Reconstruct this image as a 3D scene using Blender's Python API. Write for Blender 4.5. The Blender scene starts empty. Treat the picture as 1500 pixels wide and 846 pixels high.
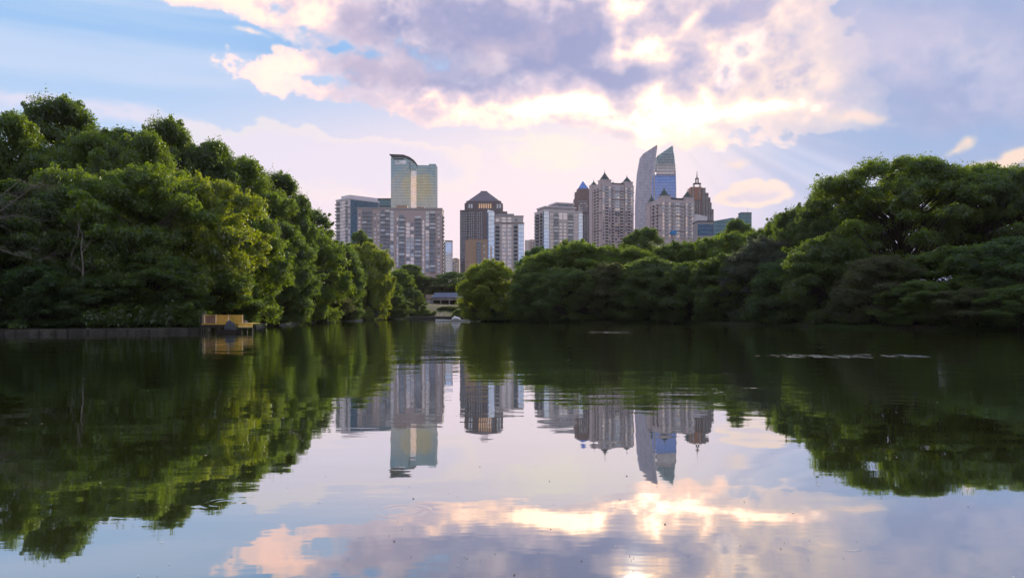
import bpy, math, random
import numpy as np
from mathutils import Vector, Matrix

# ------------------------------------------------------------------ camera
F = 1167.0            # focal length in photo pixels (28 mm on a 36 mm wide sensor)
CAMH = 1.7
HOR = 459.0           # photo row of the horizon
scene = bpy.context.scene
R = math.radians

cam_data = bpy.data.cameras.new("camera")
cam_data.sensor_width = 36.0
cam_data.lens = 36.0 * F / 1500.0
cam_data.shift_y = (HOR - 423.0) / 1500.0
cam_data.clip_start = 0.1
cam_data.clip_end = 20000.0
cam = bpy.data.objects.new("camera", cam_data)
scene.collection.objects.link(cam)
cam.location = (0, 0, CAMH)
cam.rotation_euler = (R(90), 0, 0)
scene.camera = cam

# ------------------------------------------------------------------ render
scene.render.engine = "CYCLES"
scene.view_settings.view_transform = "Standard"
scene.view_settings.look = "None"
scene.view_settings.gamma = 1.0
scene.view_settings.exposure = 0.04
cy = scene.cycles
cy.max_bounces = 5
cy.diffuse_bounces = 3
cy.glossy_bounces = 3
cy.transmission_bounces = 4
cy.transparent_max_bounces = 6
cy.volume_bounces = 1
cy.caustics_reflective = False
cy.caustics_refractive = False
cy.sample_clamp_indirect = 4.0
cy.use_denoising = True
try:
    cy.denoiser = "OPENIMAGEDENOISE"
except Exception:
    pass

# ------------------------------------------------------------------ colours
def lin(r, g, b):
    def f(c):
        c /= 255.0
        return c / 12.92 if c <= 0.04045 else ((c + 0.055) / 1.055) ** 2.4
    return (f(r), f(g), f(b), 1.0)

# ------------------------------------------------------------------ world: sky, clouds
SUN_AZ = math.atan((930 - 750) / F)
SUN_EL = R(20.0)          # behind the cloud's bright seam

world = bpy.data.worlds.new("World")
scene.world = world
world.use_nodes = True
wt = world.node_tree
wt.nodes.clear()


class S:
    """a socket with arithmetic, to write node graphs as expressions"""
    def __init__(self, nt, sock):
        self.nt, self.s = nt, sock
    def _m(self, op, other=None, rev=False):
        n = self.nt.nodes.new("ShaderNodeMath")
        n.operation = op
        a, b = (other, self) if rev else (self, other)
        for i, v in enumerate((a, b)):
            if v is None:
                continue
            if isinstance(v, S):
                self.nt.links.new(v.s, n.inputs[i])
            else:
                n.inputs[i].default_value = v
        return S(self.nt, n.outputs[0])
    def __add__(self, o): return self._m("ADD", o)
    def __radd__(self, o): return self._m("ADD", o)
    def __sub__(self, o): return self._m("SUBTRACT", o)
    def __rsub__(self, o): return self._m("SUBTRACT", o, True)
    def __mul__(self, o): return self._m("MULTIPLY", o)
    def __rmul__(self, o): return self._m("MULTIPLY", o)
    def __truediv__(self, o): return self._m("DIVIDE", o)
    def max(self, o): return self._m("MAXIMUM", o)
    def min(self, o): return self._m("MINIMUM", o)
    def pow(self, o): return self._m("POWER", o)
    def abs(self): return self._m("ABSOLUTE")
    def sin(self): return self._m("SINE")
    def smooth(self, a, b, lo=0.0, hi=1.0, kind="SMOOTHSTEP"):
        n = self.nt.nodes.new("ShaderNodeMapRange")
        n.interpolation_type = kind
        self.nt.links.new(self.s, n.inputs["Value"])
        n.inputs["From Min"].default_value = a
        n.inputs["From Max"].default_value = b
        n.inputs["To Min"].default_value = lo
        n.inputs["To Max"].default_value = hi
        return S(self.nt, n.outputs["Result"])
    def line(self, a, b, lo=0.0, hi=1.0):
        return self.smooth(a, b, lo, hi, "LINEAR")


def mixc(nt, fac, a, b):
    n = nt.nodes.new("ShaderNodeMix")
    n.data_type = "RGBA"
    for sock, v in ((n.inputs["Factor"], fac), (n.inputs[6], a), (n.inputs[7], b)):
        if isinstance(v, S):
            nt.links.new(v.s, sock)
        else:
            sock.default_value = v
    return S(nt, n.outputs[2])


def scalec(nt, c, k):
    n = nt.nodes.new("ShaderNodeVectorMath")
    n.operation = "SCALE"
    nt.links.new(c.s, n.inputs[0])
    if isinstance(k, S):
        nt.links.new(k.s, n.inputs["Scale"])
    else:
        n.inputs["Scale"].default_value = k
    return S(nt, n.outputs[0])


def noise(nt, vec, scale, detail=6.0, rough=0.55, off=(0, 0, 0), stretch=(1, 1, 1)):
    mp = nt.nodes.new("ShaderNodeMapping")
    mp.inputs["Location"].default_value = off
    mp.inputs["Scale"].default_value = stretch
    nt.links.new(vec.s, mp.inputs["Vector"])
    n = nt.nodes.new("ShaderNodeTexNoise")
    n.inputs["Scale"].default_value = scale
    n.inputs["Detail"].default_value = detail
    n.inputs["Roughness"].default_value = rough
    nt.links.new(mp.outputs[0], n.inputs["Vector"])
    return S(nt, n.outputs["Fac"])


# ------------------------------------------------------------------ cloud layer, computed (no file is loaded)
SKY_W, SKY_H = 1600, 770             # texels
SKY_X0, SKY_X1 = -1100.0, 1100.0     # azimuth * F
SKY_H0, SKY_H1 = -40.0, 1020.0       # elevation * F


def cloud_layer():
    rng = np.random.RandomState(11)
    gx = np.linspace(SKY_X0, SKY_X1, SKY_W, dtype=np.float32)
    gh = np.linspace(SKY_H0, SKY_H1, SKY_H, dtype=np.float32)
    X, H = np.meshgrid(gx, gh)

    def wmat(coord, n):
        i = np.floor(coord).astype(int)
        f = (coord - i).astype(np.float32)
        W = np.zeros((len(coord), n), np.float32)
        r = np.arange(len(coord))
        # cubic B-spline weights
        w = [(1 - f) ** 3 / 6, (3 * f ** 3 - 6 * f ** 2 + 4) / 6, (-3 * f ** 3 + 3 * f ** 2 + 3 * f + 1) / 6, f ** 3 / 6]
        for k in range(4):
            W[r, np.clip(i + k, 0, n - 1)] += w[k]
        return W

    def octave(px, py):
        nx, ny = int((SKY_X1 - SKY_X0) / px) + 5, int((SKY_H1 - SKY_H0) / py) + 5
        G = rng.uniform(-1, 1, (ny, nx)).astype(np.float32) * 1.6
        return wmat((gh - SKY_H0) / py, ny) @ G @ wmat((gx - SKY_X0) / px, nx).T

    def fbm(px, py, n=6, gain=0.5, billow=False):
        t = np.zeros_like(X); a, tot = 1.0, 0.0
        for k in range(n):
            o = octave(max(px / 2 ** k, 2.5), max(py / 2 ** k, 2.5))
            if billow:
                o = 1.0 - 2.2 * np.abs(o)
            t += a * o; tot += a; a *= gain
        return t / tot

    def P(px, py):
        a = math.atan((px - 750) / F)
        return a * F, math.atan((HOR - py) / F * math.cos(a)) * F

    wx = fbm(130, 90, 7, 0.55) * 62
    wy = fbm(130, 90, 7, 0.55) * 42
    n_mid = fbm(80, 55, 6, 0.55)
    n_fine = fbm(26, 20, 4, 0.6)
    bil = fbm(60, 44, 6, 0.58, True)
    n_big = fbm(320, 160, 5, 0.5)

    def ss(v, a, b):
        t = np.clip((v - a) / (b - a), 0, 1)
        return t * t * (3 - 2 * t)

    def ell(px, py, rx, ry, rot=0.0, warp=1.0):
        cx, ch = P(px, py)
        c, s = math.cos(R(-rot)), math.sin(R(-rot))
        dx, dy = X + wx * warp - cx, H + wy * warp - ch
        u, v = (dx * c + dy * s) / rx, (-dx * s + dy * c) / ry
        return (1.0 - np.sqrt(u * u + v * v)) * min(rx, ry, 60.0)      # about pixels inside the rim

    def union(*e):
        r = e[0]
        for k in e[1:]:
            r = np.maximum(r, k)
        return r

    def soft(px, py, rx, ry, rot=0.0, warp=0.0):
        d = 1.0 - ell(px, py, rx, ry, rot, warp) / min(rx, ry, 60.0)
        return np.exp(-(d * d) * 1.6)

    def C(r, g, b):
        return np.array((r, g, b), np.float32)

    def mix(a, b, t):
        t = np.clip(t, 0, 1)[..., None]
        return a * (1 - t) + b * t

    one = np.ones_like(X)[..., None]
    # ---- clear air (display values, made linear at the end)
    top = mix(one * C(150, 193, 240), C(160, 181, 222), ss(X, -250, 560))
    low = mix(one * C(203, 219, 246), C(249, 228, 238), ss(X, -560, -150))
    low = mix(low, C(190, 198, 230), ss(X, 180, 480))
    col = mix(low, top, ss(H, 150, 430))
    col = mix(col, C(130, 178, 234), soft(490, 82, 120, 32) * 0.7)
    streak = fbm(520, 34, 6, 0.55)
    col = mix(col, C(222, 226, 246), ss(streak, -0.05, 0.5) * 0.45 * ss(X, 300, -100))
    col = mix(col, C(249, 230, 239), soft(720, 320, 370, 150) * 0.9)
    col = mix(col, C(254, 237, 238), soft(880, 225, 260, 100) * 0.75)
    # slate-lavender bank away from the bay
    bk = soft(1430, 110, 240, 150, 8, 0.8)
    col = mix(col, C(142, 161, 206), bk * (0.85 + 0.6 * n_big + 0.3 * n_mid))
    col = mix(col, C(190, 194, 224), ss(n_mid * 0.9 + n_big + bil * 0.4 + n_fine * 0.25, -0.1, 0.7) * bk * 0.75)
    col = mix(col, C(232, 214, 230), ss(n_big - n_mid * .6, 0.05, 0.5) * soft(1330, 80, 130, 110, 0, 1) * 0.6)
    col = mix(col, C(138, 158, 204), ss(n_mid + n_fine * .5 - n_big, 0.15, 0.8) * bk * 0.55)
    col = mix(col, C(228, 216, 230), ss(bil * .6 + n_mid, 0.25, 0.9) * soft(1370, 90, 170, 110, 0, 1) * 0.5)
    bk2 = union(soft(1310, 198, 190, 26, 12, 0.7), soft(1420, 190, 120, 22, 4, 0.7), soft(1180, 232, 90, 26, 22, .7))
    col = mix(col, C(156, 182, 222), bk2 * 0.75)
    # slanting rays below the sun
    sx, sy = P(925, 120)
    ang = np.arctan2(sy - H, X - sx)
    r1 = np.interp(ang, np.linspace(-0.2, 1.6, 64), rng.uniform(0, 1, 64))
    r2 = np.interp(ang, np.linspace(-0.2, 1.6, 26), rng.uniform(0, 1, 26))
    ray = r1 * 0.35 + r2 * 0.65
    col = mix(col, C(236, 230, 246), ss(ray, 0.35, 0.85) * soft(1230, 250, 240, 80, 20) * 0.42)
    col = mix(col, C(170, 186, 222), ss(ray, 0.5, 0.15) * soft(1200, 240, 220, 80, 22) * 0.4)

    edge = bil * 13 + n_fine * 7 + n_mid * 6          # ragged rims, in pixels
    # ---- low pale cloud
    lo = union(ell(430, 224, 150, 36, 5), ell(560, 250, 150, 44, 4), ell(325, 214, 80, 20))
    lm = ss(lo + edge, 0.0, 5) * 0.55 + ss(lo + edge, 0, 26) * 0.45
    lc = mix(one * C(255, 237, 231), C(236, 226, 241), ss(lo + edge * 0.8, 3, 20))
    col = mix(col, lc, lm * ss(H, 90, 215) * 0.9)
    col = mix(col, C(238, 226, 241), ss(union(ell(90, 148, 230, 13, 3, 0.5), ell(210, 172, 120, 12, 4, .5)) + edge * .6, 0.0, 14) * 0.7)
    col = mix(col, C(255, 243, 228), ss(union(ell(820, 228, 70, 20), ell(775, 216, 46, 13), ell(850, 245, 40, 12)) + edge * 1.2, 0.0, 16) * 0.75)

    # ---- the great back-lit cloud
    A = union(
        ell(330, -14, 150, 34, 10, 0.45), ell(420, 10, 110, 30, 16, 0.45), ell(500, 22, 130, 36, 20, 0.45), ell(600, 34, 130, 40, 4, 0.45), ell(466, 48, 50, 20, 12, 0.45),
        ell(470, 103, 92, 17, -5, 0.45), ell(480, 137, 96, 15, 12, 0.45), ell(420, 108, 44, 12, 0, 0.45), ell(550, 106, 70, 34, -14, 0.45), ell(590, 152, 130, 24, 8, 0.45),
        ell(630, 120, 110, 46, 4, 0.45), ell(690, 168, 110, 16, 8, 0.45), ell(590, 170, 30, 5, 0, 0.45),
        ell(770, 80, 230, 100, 6), ell(780, 164, 150, 30, 4), ell(690, 20, 160, 70), ell(880, 60, 170, 120),
        ell(1060, 80, 190, 105, 0), ell(1160, 126, 100, 50, 8), ell(900, 150, 170, 46), ell(1225, 165, 50, 18, 6),
        ell(1150, 20, 110, 70, -10), ell(640, -150, 700, 150), ell(1000, -140, 400, 150))
    gaps = union(ell(470, 120, 46, 9, 3), ell(545, 84, 60, 5, 3), ell(535, 112, 34, 4, -10), ell(500, 125, 16, 9), ell(400, 24, 20, 5, 20), ell(452, 64, 14, 4),
                 ell(1098, 84, 14, 9, -20, .5), ell(1076, 112, 9, 9, 0, .5))
    dA = A + edge + 3
    hd = gaps + edge * 0.9 + n_fine * 6 - 1
    mA = (ss(dA, 0.0, 5) * 0.7 + ss(dA, 0, 18) * 0.3) * (1 - ss(hd, -2, 11) * np.where(X > 200, 0.5, 0.8))
    near = soft(945, 110, 330, 150)
    core = union(ell(765, 72, 210, 84, 6, .8) / 60, ell(850, 60, 80, 70, 0, .8) / 60, ell(690, 108, 110, 30, 4) / 30, ell(620, 84, 80, 16, 0, .8) / 20,
                 ell(1062, 22, 115, 26, -8) / 30, ell(1016, 92, 36, 56) / 50, ell(925, 103, 95, 26) / 22, ell(660, 30, 90, 22, 0) / 60,
                 ell(1180, 70, 100, 60) / 170, ell(640, -170, 640, 130) / 60)
    core = np.clip(core, -1.2, 1)
    # seams where the cloud is thin enough for the sun to burn through
    seam = np.clip(sum(soft(*a) for a in (
        (908, 44, 13, 70, -10, .35), (924, 2, 34, 16, 0, .6), (958, 58, 62, 14, -14, .4), (1008, 30, 42, 11, -40, .4),
        (860, 152, 130, 22, 3, .5), (965, 146, 90, 20, 0, .7), (930, 178, 60, 12, 0, .6), (1040, 168, 110, 13, 8, .5),
        (1088, 84, 62, 60, 0, .5), (1140, 156, 110, 13, 4, .5), (790, 160, 80, 12, 0, .5), (870, 156, 26, 16, 0, .3))), 0, 1.2)
    T = 0.60 + 0.50 * core + 0.50 * n_mid + (0.46 * n_fine - 0.46 * bil) * (1 - 0.55 * ss(core, 0.0, 0.5)) - 0.38 * seam + 0.10 * n_big
    T = T * (0.35 + 0.65 * ss(dA, 0, 34)) + 0.25 * (1 - ss(dA, 0, 34))
    T = np.clip(T, 0.0, 1.2)
    rim = mix(one * C(255, 232, 226), C(255, 244, 230), ss(X, -330, 60))
    mid = mix(one * C(226, 208, 224), C(246, 222, 224), ss(X, 60, 380))
    dark = mix(one * C(158, 162, 202), C(180, 180, 214), ss(X, 60, 330))
    cA = mix(rim, mid, ss(T, 0.18, 0.56))
    cA = mix(cA, dark, ss(T, 0.50, 0.98))
    cA = mix(cA, C(224, 200, 214), ss(n_mid - bil * .3, 0.05, 0.6) * ss(T, 0.4, 0.8) * 0.5)
    cA = mix(cA, C(255, 234, 222), soft(1170, 130, 120, 80, 0, 1) * (1 - ss(T, 0.3, 0.9)) * 0.8)
    burn = (1 - ss(T, 0.0, 0.27)) * np.clip(near * 1.6, 0, 1)
    lump = bil * 0.9 + n_fine * 0.8
    thin = ss(X + edge * 4, 560, 380)
    col = mix(col, cA, mA * (0.12 + 0.88 * thin) * 0.97)

    # ---- small loose clouds
    sm = union(ell(361, 50, 26, 4.5, 8, .3), ell(405, 76, 10, 7, 0, .3), ell(592, 169, 9, 5, 0, .3))
    col = mix(col, C(255, 232, 230), ss(sm + edge * 0.3, 0.0, 4))
    sc = union(ell(1112, 282, 40, 17, -6, .25), ell(1078, 291, 24, 10, 0, .25), ell(1134, 269, 18, 12, 0, .25), ell(1100, 272, 26, 14, 0, .25))
    scm = ss(sc + edge * 0.45, 0.0, 4)
    col = mix(col, mix(one * C(255, 230, 220), C(222, 212, 230), ss((P(1112, 281)[1] - H) + edge * 0.8 + X * 0.0, -9, 9) * ss(sc, 1.5, 8) * 0.75), scm)
    sr = union(ell(1396, 214, 26, 8, -35, .3), ell(1470, 228, 60, 15, -16, .4), ell(1530, 222, 60, 16, -10, .4))
    col = mix(col, C(255, 226, 206), ss(sr + edge * 0.5, 0.0, 9) * 0.92)
    col = mix(col, C(255, 228, 216), ss(union(ell(1015, 206, 60, 9, 4, .4), ell(1075, 238, 20, 8, 0, .4), ell(1250, 172, 50, 10, 10, .5)) + edge * .5, 0.0, 9) * 0.7)

    # ---- sunlight breaking through
    inA = mA * ss(X, 560, 330)
    light = np.clip(burn, 0, 1) * inA
    holelight = np.exp(-((hd + 3) / 7.0) ** 2) * np.clip(near * 1.3, 0, 1) * 0.3
    light = np.maximum(light, holelight)
    col = mix(col, C(255, 249, 236), light * 0.95)
    col = mix(col, C(255, 241, 238), soft(925, 200, 240, 54) * 0.35)
    c = col / 255.0
    c = np.where(c <= 0.04045, c / 12.92, ((c + 0.055) / 1.055) ** 2.4)
    # the lit rims are far brighter than the clear air: they burn out here and shine golden in the lake
    rimy = (1 - ss(T, 0.15, 0.55)) * inA
    gain = np.stack([1.0 + 1.0 * light + 0.62 * rimy, 1.0 + 0.70 * light + 0.20 * rimy, 1.0 + 0.45 * light + 0.05 * rimy], -1)
    c = c * gain * (1.0 + 0.25 * soft(930, 150, 120, 60) * light)[..., None]
    return c.astype(np.float32)


# ------------------------------------------------------------------ cloud layer, computed (no file is loaded)
SKY_W, SKY_H = 1600, 770             # texels
SKY_X0, SKY_X1 = -1100.0, 1100.0     # azimuth * F
SKY_H0, SKY_H1 = -40.0, 1020.0       # elevation * F


def cloud_layer():
    rng = np.random.RandomState(11)
    gx = np.linspace(SKY_X0, SKY_X1, SKY_W, dtype=np.float32)
    gh = np.linspace(SKY_H0, SKY_H1, SKY_H, dtype=np.float32)
    X, H = np.meshgrid(gx, gh)

    def wmat(coord, n):
        i = np.floor(coord).astype(int)
        f = (coord - i).astype(np.float32)
        W = np.zeros((len(coord), n), np.float32)
        r = np.arange(len(coord))
        # cubic B-spline weights
        w = [(1 - f) ** 3 / 6, (3 * f ** 3 - 6 * f ** 2 + 4) / 6, (-3 * f ** 3 + 3 * f ** 2 + 3 * f + 1) / 6, f ** 3 / 6]
        for k in range(4):
            W[r, np.clip(i + k, 0, n - 1)] += w[k]
        return W

    def octave(px, py):
        nx, ny = int((SKY_X1 - SKY_X0) / px) + 5, int((SKY_H1 - SKY_H0) / py) + 5
        G = rng.uniform(-1, 1, (ny, nx)).astype(np.float32) * 1.6
        return wmat((gh - SKY_H0) / py, ny) @ G @ wmat((gx - SKY_X0) / px, nx).T

    def fbm(px, py, n=6, gain=0.5, billow=False):
        t = np.zeros_like(X); a, tot = 1.0, 0.0
        for k in range(n):
            o = octave(max(px / 2 ** k, 2.5), max(py / 2 ** k, 2.5))
            if billow:
                o = 1.0 - 2.2 * np.abs(o)
            t += a * o; tot += a; a *= gain
        return t / tot

    def P(px, py):
        a = math.atan((px - 750) / F)
        return a * F, math.atan((HOR - py) / F * math.cos(a)) * F

    wx = fbm(130, 90, 7, 0.55) * 62
    wy = fbm(130, 90, 7, 0.55) * 42
    n_mid = fbm(80, 55, 6, 0.55)
    n_fine = fbm(26, 20, 4, 0.6)
    bil = fbm(60, 44, 6, 0.58, True)
    n_big = fbm(320, 160, 5, 0.5)

    def ss(v, a, b):
        t = np.clip((v - a) / (b - a), 0, 1)
        return t * t * (3 - 2 * t)

    def ell(px, py, rx, ry, rot=0.0, warp=1.0):
        cx, ch = P(px, py)
        c, s = math.cos(R(-rot)), math.sin(R(-rot))
        dx, dy = X + wx * warp - cx, H + wy * warp - ch
        u, v = (dx * c + dy * s) / rx, (-dx * s + dy * c) / ry
        return (1.0 - np.sqrt(u * u + v * v)) * min(rx, ry, 60.0)      # about pixels inside the rim

    def union(*e):
        r = e[0]
        for k in e[1:]:
            r = np.maximum(r, k)
        return r

    def soft(px, py, rx, ry, rot=0.0, warp=0.0):
        d = 1.0 - ell(px, py, rx, ry, rot, warp) / min(rx, ry, 60.0)
        return np.exp(-(d * d) * 1.6)

    def C(r, g, b):
        return np.array((r, g, b), np.float32)

    def mix(a, b, t):
        t = np.clip(t, 0, 1)[..., None]
        return a * (1 - t) + b * t

    one = np.ones_like(X)[..., None]
    # ---- clear air (display values, made linear at the end)
    top = mix(one * C(150, 193, 240), C(160, 181, 222), ss(X, -250, 560))
    low = mix(one * C(203, 219, 246), C(249, 228, 238), ss(X, -560, -150))
    low = mix(low, C(190, 198, 230), ss(X, 180, 480))
    col = mix(low, top, ss(H, 150, 430))
    col = mix(col, C(130, 178, 234), soft(490, 82, 120, 32) * 0.7)
    streak = fbm(520, 34, 6, 0.55)
    col = mix(col, C(222, 226, 246), ss(streak, -0.05, 0.5) * 0.45 * ss(X, 300, -100))
    col = mix(col, C(249, 230, 239), soft(720, 320, 370, 150) * 0.9)
    col = mix(col, C(254, 237, 238), soft(880, 225, 260, 100) * 0.75)
    # slate-lavender bank away from the bay
    bk = soft(1430, 110, 240, 150, 8, 0.8)
    col = mix(col, C(142, 161, 206), bk * (0.85 + 0.6 * n_big + 0.3 * n_mid))
    col = mix(col, C(190, 194, 224), ss(n_mid * 0.9 + n_big + bil * 0.4 + n_fine * 0.25, -0.1, 0.7) * bk * 0.75)
    col = mix(col, C(232, 214, 230), ss(n_big - n_mid * .6, 0.05, 0.5) * soft(1330, 80, 130, 110, 0, 1) * 0.6)
    col = mix(col, C(138, 158, 204), ss(n_mid + n_fine * .5 - n_big, 0.15, 0.8) * bk * 0.55)
    col = mix(col, C(228, 216, 230), ss(bil * .6 + n_mid, 0.25, 0.9) * soft(1370, 90, 170, 110, 0, 1) * 0.5)
    bk2 = union(soft(1310, 198, 190, 26, 12, 0.7), soft(1420, 190, 120, 22, 4, 0.7), soft(1180, 232, 90, 26, 22, .7))
    col = mix(col, C(156, 182, 222), bk2 * 0.75)
    # slanting rays below the sun
    sx, sy = P(925, 120)
    ang = np.arctan2(sy - H, X - sx)
    r1 = np.interp(ang, np.linspace(-0.2, 1.6, 64), rng.uniform(0, 1, 64))
    r2 = np.interp(ang, np.linspace(-0.2, 1.6, 26), rng.uniform(0, 1, 26))
    ray = r1 * 0.35 + r2 * 0.65
    col = mix(col, C(236, 230, 246), ss(ray, 0.35, 0.85) * soft(1230, 250, 240, 80, 20) * 0.42)
    col = mix(col, C(170, 186, 222), ss(ray, 0.5, 0.15) * soft(1200, 240, 220, 80, 22) * 0.4)

    edge = bil * 13 + n_fine * 7 + n_mid * 6          # ragged rims, in pixels
    # ---- low pale cloud
    lo = union(ell(430, 224, 150, 36, 5), ell(560, 250, 150, 44, 4), ell(325, 214, 80, 20))
    lm = ss(lo + edge, 0.0, 5) * 0.55 + ss(lo + edge, 0, 26) * 0.45
    lc = mix(one * C(255, 237, 231), C(236, 226, 241), ss(lo + edge * 0.8, 3, 20))
    col = mix(col, lc, lm * ss(H, 90, 215) * 0.9)
    col = mix(col, C(238, 226, 241), ss(union(ell(90, 148, 230, 13, 3, 0.5), ell(210, 172, 120, 12, 4, .5)) + edge * .6, 0.0, 14) * 0.7)
    col = mix(col, C(255, 243, 228), ss(union(ell(820, 228, 70, 20), ell(775, 216, 46, 13), ell(850, 245, 40, 12)) + edge * 1.2, 0.0, 16) * 0.75)

    # ---- the great back-lit cloud
    A = union(
        ell(330, -14, 150, 34, 10, 0.45), ell(420, 10, 110, 30, 16, 0.45), ell(500, 22, 130, 36, 20, 0.45), ell(600, 34, 130, 40, 4, 0.45), ell(466, 48, 50, 20, 12, 0.45),
        ell(470, 103, 92, 17, -5, 0.45), ell(480, 137, 96, 15, 12, 0.45), ell(420, 108, 44, 12, 0, 0.45), ell(550, 106, 70, 34, -14, 0.45), ell(590, 152, 130, 24, 8, 0.45),
        ell(630, 120, 110, 46, 4, 0.45), ell(690, 168, 110, 16, 8, 0.45), ell(590, 170, 30, 5, 0, 0.45),
        ell(770, 80, 230, 100, 6), ell(780, 164, 150, 30, 4), ell(690, 20, 160, 70), ell(880, 60, 170, 120),
        ell(1060, 80, 190, 105, 0), ell(1160, 126, 100, 50, 8), ell(900, 150, 170, 46), ell(1225, 165, 50, 18, 6),
        ell(1150, 20, 110, 70, -10), ell(640, -150, 700, 150), ell(1000, -140, 400, 150))
    gaps = union(ell(470, 120, 46, 9, 3), ell(545, 84, 60, 5, 3), ell(535, 112, 34, 4, -10), ell(500, 125, 16, 9), ell(400, 24, 20, 5, 20), ell(452, 64, 14, 4),
                 ell(1098, 84, 14, 9, -20, .5), ell(1076, 112, 9, 9, 0, .5))
    dA = A + edge + 3
    hd = gaps + edge * 0.9 + n_fine * 6 - 1
    mA = (ss(dA, 0.0, 5) * 0.7 + ss(dA, 0, 18) * 0.3) * (1 - ss(hd, -2, 11) * np.where(X > 200, 0.5, 0.8))
    near = soft(945, 110, 330, 150)
    core = union(ell(765, 72, 210, 84, 6, .8) / 60, ell(850, 60, 80, 70, 0, .8) / 60, ell(690, 108, 110, 30, 4) / 30, ell(620, 84, 80, 16, 0, .8) / 20,
                 ell(1062, 22, 115, 26, -8) / 30, ell(1016, 92, 36, 56) / 50, ell(925, 103, 95, 26) / 22, ell(660, 30, 90, 22, 0) / 60,
                 ell(1180, 70, 100, 60) / 170, ell(640, -170, 640, 130) / 60)
    core = np.clip(core, -1.2, 1)
    # seams where the cloud is thin enough for the sun to burn through
    seam = np.clip(sum(soft(*a) for a in (
        (908, 44, 13, 70, -10, .35), (924, 2, 34, 16, 0, .6), (958, 58, 62, 14, -14, .4), (1008, 30, 42, 11, -40, .4),
        (860, 152, 130, 22, 3, .5), (965, 146, 90, 20, 0, .7), (930, 178, 60, 12, 0, .6), (1040, 168, 110, 13, 8, .5),
        (1088, 84, 62, 60, 0, .5), (1140, 156, 110, 13, 4, .5), (790, 160, 80, 12, 0, .5), (870, 156, 26, 16, 0, .3))), 0, 1.2)
    T = 0.60 + 0.50 * core + 0.50 * n_mid + (0.46 * n_fine - 0.46 * bil) * (1 - 0.55 * ss(core, 0.0, 0.5)) - 0.38 * seam + 0.10 * n_big
    T = T * (0.35 + 0.65 * ss(dA, 0, 34)) + 0.25 * (1 - ss(dA, 0, 34))
    T = np.clip(T, 0.0, 1.2)
    rim = mix(one * C(255, 232, 226), C(255, 244, 230), ss(X, -330, 60))
    mid = mix(one * C(226, 208, 224), C(246, 222, 224), ss(X, 60, 380))
    dark = mix(one * C(158, 162, 202), C(180, 180, 214), ss(X, 60, 330))
    cA = mix(rim, mid, ss(T, 0.18, 0.56))
    cA = mix(cA, dark, ss(T, 0.50, 0.98))
    cA = mix(cA, C(224, 200, 214), ss(n_mid - bil * .3, 0.05, 0.6) * ss(T, 0.4, 0.8) * 0.5)
    cA = mix(cA, C(255, 234, 222), soft(1170, 130, 120, 80, 0, 1) * (1 - ss(T, 0.3, 0.9)) * 0.8)
    burn = (1 - ss(T, 0.0, 0.27)) * np.clip(near * 1.6, 0, 1)
    lump = bil * 0.9 + n_fine * 0.8
    thin = ss(X + edge * 4, 560, 380)
    col = mix(col, cA, mA * (0.12 + 0.88 * thin) * 0.97)

    # ---- small loose clouds
    sm = union(ell(361, 50, 26, 4.5, 8, .3), ell(405, 76, 10, 7, 0, .3), ell(592, 169, 9, 5, 0, .3))
    col = mix(col, C(255, 232, 230), ss(sm + edge * 0.3, 0.0, 4))
    sc = union(ell(1112, 282, 40, 17, -6, .25), ell(1078, 291, 24, 10, 0, .25), ell(1134, 269, 18, 12, 0, .25), ell(1100, 272, 26, 14, 0, .25))
    scm = ss(sc + edge * 0.45, 0.0, 4)
    col = mix(col, mix(one * C(255, 230, 220), C(222, 212, 230), ss((P(1112, 281)[1] - H) + edge * 0.8 + X * 0.0, -9, 9) * ss(sc, 1.5, 8) * 0.75), scm)
    sr = union(ell(1396, 214, 26, 8, -35, .3), ell(1470, 228, 60, 15, -16, .4), ell(1530, 222, 60, 16, -10, .4))
    col = mix(col, C(255, 226, 206), ss(sr + edge * 0.5, 0.0, 9) * 0.92)
    col = mix(col, C(255, 228, 216), ss(union(ell(1015, 206, 60, 9, 4, .4), ell(1075, 238, 20, 8, 0, .4), ell(1250, 172, 50, 10, 10, .5)) + edge * .5, 0.0, 9) * 0.7)

    # ---- sunlight breaking through
    inA = mA * ss(X, 560, 330)
    light = np.clip(burn, 0, 1) * inA
    holelight = np.exp(-((hd + 3) / 7.0) ** 2) * np.clip(near * 1.3, 0, 1) * 0.3
    light = np.maximum(light, holelight)
    col = mix(col, C(255, 249, 236), light * 0.95)
    col = mix(col, C(255, 241, 238), soft(925, 200, 240, 54) * 0.35)
    c = col / 255.0
    c = np.where(c <= 0.04045, c / 12.92, ((c + 0.055) / 1.055) ** 2.4)
    # the lit rims are far brighter than the clear air: they burn out here and shine golden in the lake
    rimy = (1 - ss(T, 0.15, 0.55)) * inA
    gain = np.stack([1.0 + 1.0 * light + 0.62 * rimy, 1.0 + 0.70 * light + 0.20 * rimy, 1.0 + 0.45 * light + 0.05 * rimy], -1)
    c = c * gain * (1.0 + 0.25 * soft(930, 150, 120, 60) * light)[..., None]
    return c.astype(np.float32)


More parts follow.
